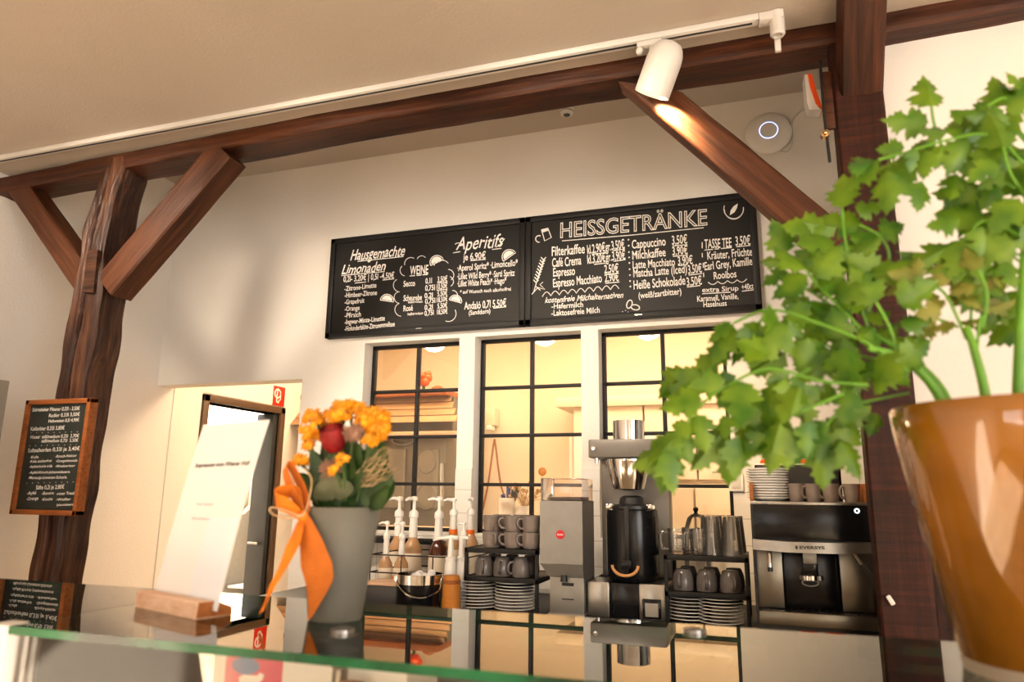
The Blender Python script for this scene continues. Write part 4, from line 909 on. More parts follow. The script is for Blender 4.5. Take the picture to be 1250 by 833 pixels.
syrup(472, 636, YF, .030, P(472, 678, YF).z, 'small front sauce bottle with white pump nearest the flower pot', 'peach', 'label', 'amber', PI+.1, None)
syrup(491, 637, YF, .030, P(491, 678, YF).z, 'small front sauce bottle with white pump, right of its twin by the flower pot', 'peach', 'label', 'amber', PI+.3, None)
syrup(566, 638, YF-.01, .026, P(566, 668, YF-.01).z, 'short pump bottle between the orange collared bottles', 'cream', 'label', 'labelo', PI+.5)
for i, (x, lab) in enumerate([(550, 'white sauce dispenser with a wide flat pump spout, left one by the cup rack'), (563, 'white sauce dispenser half hidden behind the left cup rack post')]):
    Y = 2.74+.035*i; bx_ = P(x, 680, Y).x; z1 = P(x, 686, Y).z; z2 = P(x, 657, Y).z
    g = thing('sauce_dispenser', lab, 'dispenser', (bx_, Y, ZW), 'white sauce dispensers'); c = (bx_, Y, 0)
    t = MB(); t.lathe([(0, ZW), (.022, ZW), (.0235, ZW+.01), (.0235, z1-.02), (.021, z1-.004), (.02, z1), (0, z1)], 28, c=c); t.build('bottle_body', 'whitew', g, smooth=50)
    t = MB(); t.lathe([(0, z1), (.02, z1), (.022, z1+.015), (.012, z1+.02), (.010, z2), (0, z2)], 20, c=c); t.tube([(bx_+.03, Y, z2), (bx_, Y, z2+.002), (bx_-.045, Y-.012, z2-.002), (bx_-.07, Y-.018, z2-.010)], [.007, .010, .006, .004], 10); t.build('pump', 'whitew', g, smooth=50)
# bottle rail
rl = thing('bottle_rail', 'thin black wire rail fencing the syrup bottles', 'rail', (P(500, 700, 2.8).x, 2.80, ZW))
t = MB(); xa = P(452, 690, 2.80).x; xb = P(568, 690, 2.80).x; zr0 = P(500, 701, 2.80).z; zr1 = P(500, 679, 2.80).z
yb2 = 3.12
for z in (zr0, zr1): t.tube([(xa, 2.80, z), (xb, 2.80, z), (xb, yb2, z), (xa, yb2, z)], .0028, 6, closed=True)
for x in (xa, (xa*2+xb)/3, (xa+2*xb)/3, xb): t.tube([(x, 2.80, ZW), (x, 2.80, zr1)], .0028, 6); t.tube([(x, yb2, ZW), (x, yb2, zr1)], .0028, 6)
t.build('wire', 'blackmat', rl)
# dark box with pale top (knock box)
kb = thing('dark_box', 'dark blue-grey box with a pale wooden top in front of the sauce bottles', 'box', (P(467, 725, 2.68).x, 2.70, ZW)); a_ = P(440, 740, 2.66); b2 = P(487, 713, 2.66)
t = MB(); t.box((a_.x, 2.66, ZW), (b2.x, 2.79, b2.z-.012), .003); t.build('body', 'darkgrey', kb)
t = MB(); t.box((a_.x, 2.66, b2.z-.0115), (b2.x, 2.79, b2.z), .003); t.build('top', 'palewood', kb)
# ice bucket
iY = 2.66; ix = P(512, 720, iY).x; iz = P(512, 704, iY-.09).z; ri = (P(538, 720, iY).x-P(485, 720, iY).x)/2
ib = thing('ice_bucket', 'black ice bucket with a steel rim and swing handle', 'bucket', (ix, iY, ZW)); c = (ix, iY, 0)
t = MB(); t.lathe([(0, ZW), (ri*.93, ZW), (ri*.95, ZW+.004), (ri*.97, iz-.036), (ri*.9, iz-.036), (ri*.88, ZW+.02), (0, ZW+.02)], 48, c=c); t.build('body', 'gloss', ib)
t = MB(); t.lathe([(ri*.97, iz-.036), (ri, iz-.034), (ri, iz), (ri*.93, iz), (ri*.92, iz-.036)], 48, c=c); t.build('rim', 'chrome', ib)
t = MB(); t.tube(smoothpts([(ix-ri*.75, iY-ri*.62, iz-.015), (ix-ri*.55, iY-ri*.85, iz-.04), (ix, iY-ri*1.06, iz-.068), (ix+ri*.6, iY-ri*.9, iz-.078), (ix+ri*1.0, iY-ri*.3, iz-.055), (ix+ri*1.0, iY, iz-.015)]), .004, 8); t.lathe([(0, -.006), (.010, -.006), (.010, .004), (0, .005)], 14, Matrix.Translation((ix-ri*.75, iY-ri*.66, iz-.015)) @ Matrix.Rotation(PI/2, 4, 'X')); t.build('handle', 'chrome', ib)
t = MB()
for i in range(14): a = random.uniform(0, 6.28); q_ = random.uniform(0, .6)*ri; t.sphere((ix+q_*math.cos(a), iY+q_*math.sin(a), iz-.018+random.uniform(0, .014)), .018, 8)
ic = t.build('ice', 'paper', None); tag(ic, 'pale lumps of ice heaped in the black bucket', 'ice'); ic['kind'] = 'stuff'
# amber cup tower
tY = 2.66; tx = P(551, 725, tY).x; tzt = P(551, 702, tY).z
ct = thing('amber_shaker', 'amber cylinder with a dark band between ice bucket and saucers', 'canister', (tx, tY, ZW)); c = (tx, tY, 0); rr = .036
zm_ = ZW+(tzt-ZW)*.35
t = MB(); t.lathe([(0, ZW), (rr, ZW), (rr*1.02, zm_-.002), (rr*.96, zm_), (rr*.92, tzt-.02), (rr*.8, tzt-.002), (rr*.3, tzt), (0, tzt)], 32, c=c); t.build('body', 'cork', ct)
t = MB(); t.lathe([(rr*.925, tzt-.032), (rr*.94, tzt-.031), (rr*.93, tzt-.018), (rr*.915, tzt-.017)], 32, c=c); t.build('band', 'brownwood', ct)
# newspapers on the sill between the bottles, behind
npq = P(520, 643, 3.2)
for i, lab in enumerate(['folded paper lying lowest on the ledge behind the pump bottles', 'folded paper lying topmost on the ledge behind the pump bottles']):
    t = MB(); t.box((P(498, 640, 3.2).x, 3.14, 1.205+.012*i), (P(556, 640, 3.2).x-.03*i, 3.285, 1.216+.012*i), .003); o = t.build('folded_paper', 'paper', smooth=0); tag(o, lab, 'paper', 'folded papers behind the bottles')
b = MB(); b.box((-1.95, 3.13, 1.18), (-1.36, 3.291, 1.204), .003); ldg = tag(b.build('wall_ledge', 'blackmat'), 'dark narrow ledge on the tiles behind the syrup bottles', 'ledge')

# ------------------------------------------------------------------ kitchen seen through the windows
# oven with hood (window 1)
OY = 4.7
def K(x, y, Y=OY): return P(x, y, Y)
ov = thing('deck_oven', 'grey baking oven with glass doors and an oval emblem seen through the left window', 'oven', (K(490, 600).x, OY+.3, 0))
a_, b2 = K(440, 560), K(545, 535)
zo1 = K(500, 534).z
t = MB(); t.box((a_.x-.4, OY, .1), (b2.x, OY+.6, zo1), .01); t.build('body', 'oven', ov)
for x0, x1 in ((452, 497), (506, 537)):
    p0, p1 = K(x0, 620), K(x1, 548); t = MB(); t.box((p0.x, OY-.02, p0.z), (p1.x, OY+.002, p1.z), .006); dr = t.build('door', 'ovenglass', ov)
hp0, hp1 = K(548, 618), K(548, 566); t = MB(); t.tube([(hp0.x-.03, OY-.05, hp0.z), (hp1.x-.03, OY-.05, hp1.z)], .014, 8); t.build('handle', 'steel', ov)
ec = K(490.5, 529.5, OY-.03); t = MB(); t.tube([(ec.x+.085*math.cos(a), OY-.012, ec.z-.045+.035*math.sin(a)) for a in [2*PI*i/28 for i in range(28)]], .006, 6, closed=True); t.build('emblem', 'steel', ov)
for i, (x, y) in enumerate(((522, 563), (522, 606))):
    pcn = K(x, y); t = MB(); t.tube([(pcn.x+.075*math.cos(a), OY-.022, pcn.z+.085*math.sin(a)) for a in [2*PI*i/28 for i in range(28)]], .006, 6, closed=True); t.build('door_ring', 'steelmat', ov)
hd = thing('slatted_hood', 'wooden slatted hood above the oven seen through the left window', 'hood', (K(490, 520).x, OY, zo1))
pt_l, pt_r, pb_r = K(440, 487, OY+.1), K(551, 484, OY+.1), K(560, 520, OY-.12)
zt2, zb2 = pt_r.z, K(560, 516, OY-.12).z
nS = 4
t = MB(); t.box((pt_l.x-.5, OY+.0, zt2), (pt_r.x, OY+.5, zt2+.04), .004); t.build('top_board', 'framewood', hd)
for i in range(nS):
    f0 = i/nS; f1 = (i+.80)/nS; z_a, z_b = zt2+(zb2-zt2)*f0, zt2+(zb2-zt2)*f1; y_a, y_b = OY+.1-.22*f0, OY+.1-.22*f1
    x_r = pt_r.x+(pb_r.x-pt_r.x)*f0
    t = MB(); t.prism([(pt_l.x-.5, y_a, z_a), (x_r, y_a, z_a), (x_r+.01, y_b, z_b), (pt_l.x-.5, y_b, z_b)], (0, .02, .008)); t.build('slat', 'awning', hd)
t = MB(); t.box((pt_l.x-.5, OY+.14, zo1), (pt_r.x, OY+.5, zt2-.001)); t.build('back_box', 'oven', hd)
t = MB(); p0, p1 = K(445, 530, OY-.1), K(560, 523, OY-.1); t.box((p0.x-.4, OY-.12, zo1+.002), (p1.x, OY+.12, zo1+.03), .004); t.build('bottom_board', 'palewood', hd)
rf = K(517, 478, OY+.1); fo = thing('red_flower', 'small bright red flower ornament on top of the slatted hood', 'ornament', (rf.x, OY+.1, zt2+.04))
t = MB()
for i in range(7): a = i*2*PI/7; t.sphere((rf.x+.035*math.cos(a), OY+.1+.02*math.sin(a), zt2+.14+.03*math.sin(a*2)), .032, 8)
t.build('petals', 'orangeplast', fo)
t = MB(); t.tube([(rf.x, OY+.1, zt2+.04), (rf.x, OY+.1, zt2+.14)], .012); t.build('stem', 'darkstem', fo)
ts = K(534, 484, OY+.1); fo2 = thing('small_figure', 'small dark ornament beside the red flower on the hood', 'ornament', (ts.x, OY+.1, zt2+.04)); t = MB(); t.lathe([(0, zt2+.041), (.05, zt2+.041), (.045, zt2+.065), (.02, zt2+.08), (0, zt2+.082)], 14, c=(ts.x, OY+.1, 0)); t.build('body', 'brownwood', fo2)
# wall lamp and cables (window 2)
wl0, wl1 = P(592, 520, 5.5), P(605, 498, 5.5)
lm = thing('wall_box', 'tall cream box on the kitchen wall seen through the middle window', 'wall box', ((wl0.x+wl1.x)/2, 5.55, wl0.z)); t = MB(); t.box((wl0.x, 5.48, wl0.z), (wl1.x, 5.6, wl1.z), .01); t.build('housing', 'cabinet', lm)
t = MB(); t.box((wl0.x+.02, 5.46, wl0.z-.04), (wl1.x-.02, 5.56, wl0.z), .01); t.build('cap', 'whitew', lm)
cbq = thing('hanging_cord', 'dark looped cord hanging on the kitchen wall behind the middle window', 'cord', P(601, 540, 5.4)); t = MB(); t.tube(smoothpts([P(588, 628, 5.4), P(596, 590, 5.4), P(603, 540, 5.4), P(605, 545, 5.4), P(611, 590, 5.4), P(618, 612, 5.4)]), .008, 6); t.build('cable', 'brownwood', cbq)
# jars with utensils and dried flowers on the inner sill (window 2)
SY = 3.62; szl = 1.26
sh = tag(MB().box((-2.0, 3.43, 1.20), (-.05, 3.78, 1.23), .003).build('sill_shelf', 'palewood'), 'pale wooden shelf along the kitchen side of the windows', 'shelf')
j1 = P(619, 620, SY); jar = thing('utensil_jar', 'jar of blue and black handled kitchen tools behind the middle window', 'jar', (j1.x, SY, 1.231)); zj = P(619, 608, SY).z
t = MB(); t.lathe([(0, 1.231), (.04, 1.231), (.044, zj), (.038, zj), (.036, 1.237), (0, 1.237)], 24, c=(j1.x, SY, 0)); t.build('pot', 'whitew', jar)
for i, (x, y, mt, dx) in enumerate([(621, 591, 'bluepl', 0), (627, 598, 'black', .01), (634, 592, 'black', .015), (614, 604, 'bluepl', -.01), (631, 590, 'labelr', .005)]):
    tp = P(x, y, SY-.01+.006*i)
    g = thing('kitchen_tool', ['blue handled tool standing tallest in the utensil jar', 'black handled tool in the middle of the utensil jar', 'black handled tool at the right of the utensil jar', 'blue handled tool leaning left in the utensil jar', 'red handled tool at the back of the utensil jar'][i], 'tool', (j1.x+dx, SY, 1.24))
    t = MB(); t.tube([(j1.x+dx, SY, 1.24), (tp.x*.4+j1.x*.6, SY, (tp.z+1.24)/2)], .004, 8); t.build('shaft', 'steel', g)
    t = MB(); t.tube([(tp.x*.4+j1.x*.6, SY, (tp.z+1.24)/2), tp], [.008, .013], 8); t.build('grip', mt, g)
j2 = P(640, 622, SY+.02); vs_ = thing('dried_bouquet', 'white jar of dried straw coloured flowers behind the middle window', 'dried flowers', (j2.x, SY+.02, 1.231)); zj = P(640, 618, SY).z
t = MB(); t.lathe([(0, 1.231), (.045, 1.231), (.05, zj-.03), (.035, zj), (.03, zj), (.03, 1.24), (0, 1.24)], 24, c=(j2.x, SY+.02, 0)); t.build('jar', 'whitew', vs_)
t = MB()
for i in range(34):
    tp = P(random.uniform(622, 668), random.uniform(589, 610), SY+random.uniform(-.05, .08)); t.tube([(j2.x, SY+.02, zj-.02), Vector((j2.x, SY+.02, zj))*.5+tp*.5+Vector((0, 0, .01)), tp], .0015, 4); t.sphere(tp, random.uniform(.006, .011), 6)
t.build('blossoms', 'straw', vs_)
sf = P(662, 576, SY); s_ = thing('straw_disc', 'round brown dried flower head on a thin stalk by the grinder', 'dried flower', (sf.x, SY, 1.231))
t = MB(); t.sphere(sf, .022, 14, (1, .45, 1)); t.build('flower_head', 'cork', s_); t = MB(); t.tube([(sf.x-.01, SY, 1.231), sf], .002, 6); t.build('stalk', 'straw', s_)
# kitchen wall cabinets (window 3)
KY = 5.15
p0 = P(738, 497, KY); zc1 = p0.z; zc0 = P(738, 585, KY).z
for i, (x0, x1) in enumerate(((700, 786), (787, 850), (851, 910))):
    g = thing('wall_cabinet', ['cream kitchen wall cabinet, left one in the right window', 'cream kitchen wall cabinet, middle one in the right window', 'cream kitchen wall cabinet, right one in the right window'][i], 'cabinet', (P(x0, 540, KY).x, KY+.2, zc0), 'cream kitchen wall cabinets')
    xa, xb = P(x0, 540, KY).x, P(x1, 540, KY).x-.004
    t = MB(); t.box((xa, KY+.02, zc0), (xb, 5.59, zc1), .002); t.build('carcass', 'cabinet', g); t = MB(); t.box((xa+.003, KY, zc0), (xb-.003, KY+.019, zc1), .003); dq = t.build('door', 'cabinet', g)
    t = MB(); t.tube([((xa+xb)/2-.06, KY, zc0+.05), ((xa+xb)/2-.06, KY-.025, zc0+.05), ((xa+xb)/2+.06, KY-.025, zc0+.05), ((xa+xb)/2+.06, KY, zc0+.05)], .006); t.build('handle', 'steel', dq)
t = MB(); t.box((P(680, 490, KY).x, KY-.03, zc1+.002), (P(925, 490, KY).x, 5.58, zc1+.075), .004); tag(t.build('cabinet_cornice', 'cabinet'), 'cream cornice board along the top of the kitchen wall cabinets', 'cornice')
for i, (x0, x1) in enumerate(((800, 848), (849, 895))):
    g = thing('low_cabinet', ['cream lower cabinet front, left one behind the glasses', 'cream lower cabinet front, right one behind the glasses'][i], 'cabinet', (P(x0, 620, 4.2).x, 4.25, 0), 'cream kitchen low cabinets'); xa, xb = P(x0, 620, 4.2).x, P(x1, 620, 4.2).x-.004
    t = MB(); t.box((xa, 4.22, 0), (xb, 4.6, P(840, 591, 4.2).z), .002); t.build('carcass', 'cabinet', g); t = MB(); t.box((xa+.003, 4.2, .05), (xb-.003, 4.219, P(840, 592, 4.2).z-.02), .003); t.build('door', 'cabinet', g)
# side room: steel dishwasher, wire basket, cloth
DX = -4.35
def D_(x, y): return PX(x, y, DX)
p0, p1 = D_(292, 640), D_(330, 588)
dw = thing('dishwasher', 'grey steel dishwasher with a dark window standing in the side room', 'dishwasher', (DX-.3, p0.y+.2, 0)); yl = D_(265, 640).y; yr = D_(345, 640).y
t = MB(); t.box((DX-.6, yl, .0), (DX, yr, D_(310, 620).z), .01); t.build('body', 'steelmat', dw)
t = MB(); a0, a1 = D_(300, 690), D_(317, 628); t.box((DX-.001, a0.y, a0.z), (DX+.012, a1.y+.15, a1.z), .005); t.build('window', 'oven', dw)
t = MB(); t.box((DX-.55, D_(303, 600).y, D_(310, 619).z), (DX-.05, yr, D_(310, 588).z), .01); t.build('top_box', 'grey', dw)
t = MB(); t.prism([D_(291, 628)+Vector((.02, 0, 0)), D_(296, 618)+Vector((.05, 0, 0)), D_(311, 611)+Vector((.05, 0, 0)), D_(307, 620)+Vector((.05, 0, 0)), D_(295, 624)+Vector((.02, 0, 0))], (.03, .02, 0)); tag(t.build('folded_cloth', 'palewood'), 'pale cloth lying over the dishwasher edge', 'cloth')
wb = thing('wire_basket', 'white plastic basket shelf in front of the dishwasher', 'basket', D_(290, 715)); q0, q1 = D_(275, 718), D_(308, 699)
t = MB(); y0_, y1_ = q0.y, q1.y+.1
t.box((DX+.02, y0_, q0.z), (DX+.2, y1_, q0.z+.02), .003); t.box((DX+.19, y0_, q1.z-.012), (DX+.2, y1_, q1.z), .002)
n_ = 9
for i in range(n_):
    ya = y0_+(y1_-y0_)*i/n_; yb3 = y0_+(y1_-y0_)*(i+1)/n_; t.tube([(DX+.195, ya, q0.z+.01), (DX+.195, yb3, q1.z-.008)], .006, 6); t.tube([(DX+.195, yb3, q0.z+.01), (DX+.195, ya, q1.z-.008)], .006, 6)
t.build('lattice', 'whitew', wb)

# ------------------------------------------------------------------ display case with glass top
ZG = 1.255; GX0, GX1 = -1.9, .95; GF, GB = .682, 1.012
dc = thing('display_case', 'glass topped counter display case with a green tinted front edge', 'display case', (-.4, .85, 0))
t = MB(); t.box((-.867, GF, ZG-.0095), (GX1, GB, ZG)); 
mbv = t; mbv.mi = []
# faces: level ones clear, upright ones green
cnt = []
for fc in mbv.f:
    v0, v1, v2 = [mbv.v[i] for i in fc[:3]]; nz = abs((v1-v0).cross(v2-v0).normalized().z); mbv.mi.append(0 if nz > .5 else 1)
tp = t.build('top_pane', ['tglass', 'gedge'], dc, smooth=0)
t = MB(); t.box((-1.9, GF+.004, ZG-.0095), (-.869, GB, ZG)); t.mi = [0 if abs((t.v[f_[1]]-t.v[f_[0]]).cross(t.v[f_[2]]-t.v[f_[0]]).normalized().z) > .5 else 1 for f_ in t.f]; t.build('top_pane', ['tglass', 'gedge'], dc, smooth=0)
t = MB(); t.box((-.862, GF+.012, .78), (GX1-.01, GF+.018, ZG-.011)); t.build('front_pane', 'glass', dc, smooth=0)
t = MB(); t.box((-.90, GF-.002, 0), (-.868, GF+.03, ZG+.001), .003); t.build('corner_post', 'whitew', dc)
t = MB(); t.box((-1.89, GF+.03, 0), (GX1, GB-.03, .78), .004); t.build('base', 'cabinet', dc)
t = MB(); t.box((-1.88, GB-.022, .78), (GX1-.01, GB-.016, ZG-.011)); t.build('rear_pane', 'glass', dc, smooth=0)
t = MB(); t.box((-1.85, GF+.06, 1.00), (GX1-.03, GB-.05, 1.006)); t.build('shelf', 'glass', dc, smooth=0)
for px_, yk in ((418, .80), (848, .80)):
    g_ = PZ(px_, 772, ZG); gxk = g_.x
    t = MB(); t.lathe([(0, .78), (.009, .78), (.009, ZG-.04), (.012, ZG-.036), (.012, ZG-.0105), (0, ZG-.0105)], 20, c=(gxk, g_.y, 0)); t.build('support_rod', 'steel', dc)
    t = MB(); t.lathe([(0, ZG+.0002), (.014, ZG+.0002), (.014, ZG+.004), (.006, ZG+.006), (0, ZG+.006)], 20, c=(gxk, g_.y, 0)); t.build('clamp', 'steel', dc)
# goods inside the case
SZ = 1.0065
def carton(lab, xa, ya, wd, hh, dp, rot, panel):
    g = thing('carton', lab, 'carton', (xa, ya, SZ)); T_ = Matrix.Translation((xa, ya, SZ)) @ Matrix.Rotation(rot, 4, 'Z')
    t = MB(); t.box((0, 0, 0), (wd, dp, hh), .004, T_); t.build('box', 'whitew', g); return g, T_
pa = P(262, 790, .80); pb = P(498, 790, .80)
g, T_ = carton('white carton with a pink panel showing a white cow inside the glass case', pa.x, .80, pb.x-pa.x, .222, .09, 0.0, None)
t = MB(); wdt = pb.x-pa.x; x0 = .020; x1 = x0+.083
t.box((x0, -.0012, .10), (x1, .0005, .218), 0, T_); pp = t.build('pink_panel', 'pink', g, smooth=0)
t = MB(); ell = lambda cx, cz, a, c_: [(cx+a*math.cos(2*PI*i/24), -.0016, cz+c_*math.sin(2*PI*i/24)) for i in range(24)]
t.prism(ell(x0+.030, .200, .020, .010), (0, .0004, 0), T_); t.prism(ell(x0+.048, .138, .018, .010), (0, .0004, 0), T_); t.build('blue_oval', 'blue', pp, smooth=0)
cow = [(.030, .186), (.036, .190), (.056, .190), (.060, .194), (.066, .192), (.064, .186), (.060, .183), (.060, .165), (.057, .165), (.056, .174), (.040, .174), (.040, .163), (.037, .163), (.036, .174), (.033, .163), (.031, .163), (.031, .176)]
t = MB(); t.prism([(x0+x-.008, -.0017, z) for x, z in cow], (0, .0004, 0), T_); t.build('cow_shape', 'whitew', pp, smooth=0)
for i, (x, y, w_, h_, lab) in enumerate([(196, 800, .028, .20, 'narrow white price card left of the carton inside the case'), (110, 800, .022, .17, 'narrow white price card near the corner post inside the case')]):
    p_ = P(x, y, .86); t = MB(); t.box((p_.x, .86, SZ), (p_.x+w_, .868, SZ+h_), .001); tag(t.build('price_card', 'paper'), lab, 'card', 'price cards in the case')
p_ = P(425, 815, .76)
jr = thing('spice_jar', 'short pale lidded jar beside the steel support rod inside the case', 'jar', (P(424, 826, .76).x, .76, SZ)); t = MB(); cx_ = P(427, 826, .76).x; t.lathe([(0, SZ), (.016, SZ), (.017, SZ+.19), (0, SZ+.19)], 20, c=(cx_, .76, 0)); t.build('body', 'whitew', jr); t = MB(); t.lathe([(0, SZ+.1905), (.0175, SZ+.1905), (.0175, SZ+.203), (0, SZ+.203)], 20, c=(cx_, .76, 0)); t.build('lid', 'palewood', jr)

# ------------------------------------------------------------------ paper stand
w0 = PZ(165, 741, ZG); w1 = PZ(238, 757, ZG)
u = (w1-w0); Lb = u.length; u.normalize(); nrm = Vector((u.y, -u.x, 0))       # faces the viewer
st = thing('menu_stand', 'pale wooden block holding a leaning white sheet on the glass counter', 'menu stand', (w0.x, w0.y, ZG))
T_ = Matrix((u, -nrm, Vector((0, 0, 1)))).transposed().to_4x4(); T_.translation = w0
hb = .0215; db = .052
t = MB(); s0 = .020; s1 = .026
t.prism([(0, 0, 0), (0, db, 0), (0, db, hb*.5), (0, s1, hb), (0, s1, hb*.35), (0, s0, hb*.35), (0, s0, hb), (0, .002, hb), (0, 0, hb*.9)], (Lb, 0, 0), T_); t.build('block', 'palewood', st)
t = MB(); t.prism([(Lb+.0002, .001, .001), (Lb+.0002, db-.001, .001), (Lb+.0002, db-.001, hb*.45), (Lb+.0002, s1, hb*.95), (Lb+.0002, .003, hb*.95)], (.0008, 0, 0), T_); t.build('end_grain', 'brownwood', st)
# sheet: bottom edge in the slot, leaning back
slot0 = T_ @ Vector((.003, .023, hb*.4)); slot1 = T_ @ Vector((Lb+.012, .023, hb*.4))
# find lean so that the top-left corner shows at (243, 521)
def pix(p):
    v = Vector(p)-CAM; z = v.dot(FW); return 625+FPX*v.dot(RT)/z, 416.5-FPX*v.dot(UP)/z
best = None
for li in range(0, 60):
    for hi in range(20, 34):
        lean = math.radians(li); hh = hi*.01; q_ = slot0+(-nrm*math.sin(lean)+Vector((0, 0, 1))*math.cos(lean))*hh; x, y = pix(q_); e_ = (x-243)**2+(y-521)**2
        if best is None or e_ < best[0]: best = (e_, lean, hh)
lean, hh = best[1], best[2]
upv = -nrm*math.sin(lean)+Vector((0, 0, 1))*math.cos(lean); pn = u.cross(upv)
if pn.dot(nrm) < 0: pn = -pn
Wp = (slot1-slot0).length
def sheet(mb, x0, x1, y0, y1, lift, n=10, th=.0005):
    vs = []; fs = []
    for k in (0, 1):
        for j in range(n+1):
            for i in range(n+1):
                a = x0+(x1-x0)*i/n; b_ = y0+(y1-y0)*j/n
                cur = -.006*(b_/hh)**3*(1 if a > 0 else 1)-.004*(a/Wp)*(b_/hh)**2
                vs.append(slot0+u*a+upv*b_+pn*(cur+lift+k*th))
    m_ = (n+1)**2
    for j in range(n):
        for i in range(n): a = j*(n+1)+i; fs += [[a, a+1, a+n+2, a+n+1], [m_+a, m_+a+n+1, m_+a+n+2, m_+a+1]]
    for i in range(n):
        for a, b_ in ((i, i+1), (n*(n+1)+i+1, n*(n+1)+i), ((i+1)*(n+1), i*(n+1)), (i*(n+1)+n, (i+1)*(n+1)+n)): fs.append([a, b_, m_+b_, m_+a])
    mb.add(vs, fs)
t = MB(); sheet(t, 0, Wp, 0, hh, 0); sh = t.build('sheet', 'paper', None, smooth=60); tag(sh, 'white printed sheet leaning in the wooden block on the counter', 'paper')
t = MB(); sheet(t, Wp*.55, Wp*.97, .004, hh*.46, .0008); lf2 = t.build('leaflet', 'paper2', sh, smooth=60)
t = MB()
def sp_(a, b_): return slot0+u*a*Wp+upv*b_*hh+pn*(.0002-.006*b_**3-.004*a*b_*b_)
put_text(t, 'Impressum vom Wiener Hof', sp_(.10, .735), sp_(.92, .745), .0062, pn, bold=.03, lift=.0012)
for i in range(2): put_text(t, ['kleine Speisen', 'Kuchen'][i], sp_(.30, .52-.08*i), sp_(.56, .522-.08*i), .003, pn, lift=.0012)
t.build('printed_text', 'ink', sh, smooth=0)

# ------------------------------------------------------------------ grey pot with flowers and bow
pb0 = PZ(408, 762, ZG); PYc = pb0.y+.028; pcx = P(409, 755, PYc).x
zrim = P(425, 619, PYc).z; r_b = .0345; r_t = .0515
fp_ = thing('flower_arrangement', 'grey tapered pot of orange flowers with an orange bow on the glass counter', 'flower pot', (pcx, PYc, ZG)); c = (pcx, PYc, 0)
hP = zrim-ZG
t = MB(); t.lathe([(0, ZG), (r_b-.002, ZG), (r_b, ZG+.002), (r_b+(r_t-r_b)*.5, ZG+hP*.5), (r_t, zrim-.001), (r_t-.001, zrim), (r_t-.005, zrim-.001), (r_t-.006, zrim-.03), (0, zrim-.03)], 64, c=c); t.build('pot', 'potgrey', fp_, smooth=60)
t = MB(); t.lathe([(0, zrim-.0285), (r_t-.0065, zrim-.0285), (r_t-.0062, zrim-.010), (0, zrim-.006)], 40, c=c); t.build('soil', 'soil', fp_)
def F(x, y, dy=0): return P(x, y, PYc+dy)
def leaf(mb, base, tip, nrm_, wd, pts=None, fold=.25, droop=.15, n=7):
    base, tip, nrm_ = Vector(base), Vector(tip), Vector(nrm_); d = tip-base; L_ = d.length; d.normalize(); s_ = d.cross(nrm_).normalized(); nn = s_.cross(d)
    pts = pts or [(0, 0), (.55, .15), (.95, .35), (1, .5), (.85, .7), (.5, .88), (0, 1)]
    vs = []; fs = []; k = len(pts)
    for sg in (1, -1):
        for w_, y in pts: vs.append(base+d*y*L_+s_*sg*w_*wd/2+nn*(-fold*w_*wd*.5-droop*L_*y*y))
    o = len(vs)
    for w_, y in pts: vs.append(base+d*y*L_+nn*(-droop*L_*y*y))
    for a in range(k-1):
        fs.append([o+a, o+a+1, a+1, a]); fs.append([k+a, k+a+1, o+a+1, o+a])
    mb.add(vs, [f_ for f_ in fs])
t = MB()
for x0, y0, x1, y1, wd, dy in [(410, 612, 372, 548, .030, .0), (420, 612, 380, 590, .034, -.02), (440, 612, 474, 575, .040, -.025), (450, 610, 470, 598, .036, -.03), (455, 612, 478, 586, .03, -.01), (430, 610, 420, 560, .03, -.02), (440, 610, 450, 545, .03, .0), (425, 610, 400, 570, .034, .02), (450, 610, 462, 540, .03, .02), (400, 612, 378, 560, .028, .02), (415, 612, 436, 570, .03, -.03), (395, 614, 360, 575, .028, -.01)]:
    leaf(t, F(x0, y0, dy*.5), F(x1, y1, dy), (random.uniform(-.3, .3), -1, .35), wd)
random.seed(21)
for i in range(58):
    x0 = random.uniform(388, 466); x1 = 426+(x0-426)*1.15+random.uniform(-12, 12); y1 = random.uniform(516, 560) if i % 2 and abs(x0-426) < 28 else random.uniform(550, 602); leaf(t, F(x0, 624, random.uniform(-.02, .02)), F(x1, y1, random.uniform(-.03, .03)), (random.uniform(-.5, .5), -1, random.uniform(.1, .6)), random.uniform(.022, .036))
t.build('dark_leaves', 'darkleaf', fp_, smooth=60)
t = MB()
for x0, y0, x1, y1, wd, dy in [(405, 612, 396, 572, .036, -.035), (400, 612, 388, 590, .034, -.035), (415, 612, 410, 585, .04, -.035)]: leaf(t, F(x0, y0, dy*.7), F(x1, y1, dy), (0, -1, .2), wd)
t.build('sage_leaves', 'sage', fp_, smooth=60)
def floret(mb, c_, ax, r):
    ax = Vector(ax).normalized(); q_ = ax.to_track_quat('Z', 'Y').to_matrix().to_4x4() @ Matrix.Rotation(random.uniform(0, 6), 4, 'Z'); q_.translation = c_; vs = [(0, 0, -r*.2)]; n = 15
    for i in range(n): a = 2*PI*i/n; k = r*(.72+.30*math.cos(a*5)); vs.append((k*.5*math.cos(a), k*.5*math.sin(a), 0))
    for i in range(n): a = 2*PI*i/n; k = r*(.72+.30*math.cos(a*5)); vs.append((k*math.cos(a), k*math.sin(a), r*.12))
    fs = [[0, 1+i, 1+(i+1) % n] for i in range(n)]+[[1+i, 1+n+i, 1+n+(i+1) % n, 1+(i+1) % n] for i in range(n)]
    vs2 = vs+[(x, y, z-r*.12) for x, y, z in vs]; m_ = len(vs); fs += [[m_+i for i in f_[::-1]] for f_ in fs]+[[1+n+i, 1+n+(i+1) % n, m_+1+n+(i+1) % n, m_+1+n+i] for i in range(n)]
    mb.add(vs2, fs, q_)
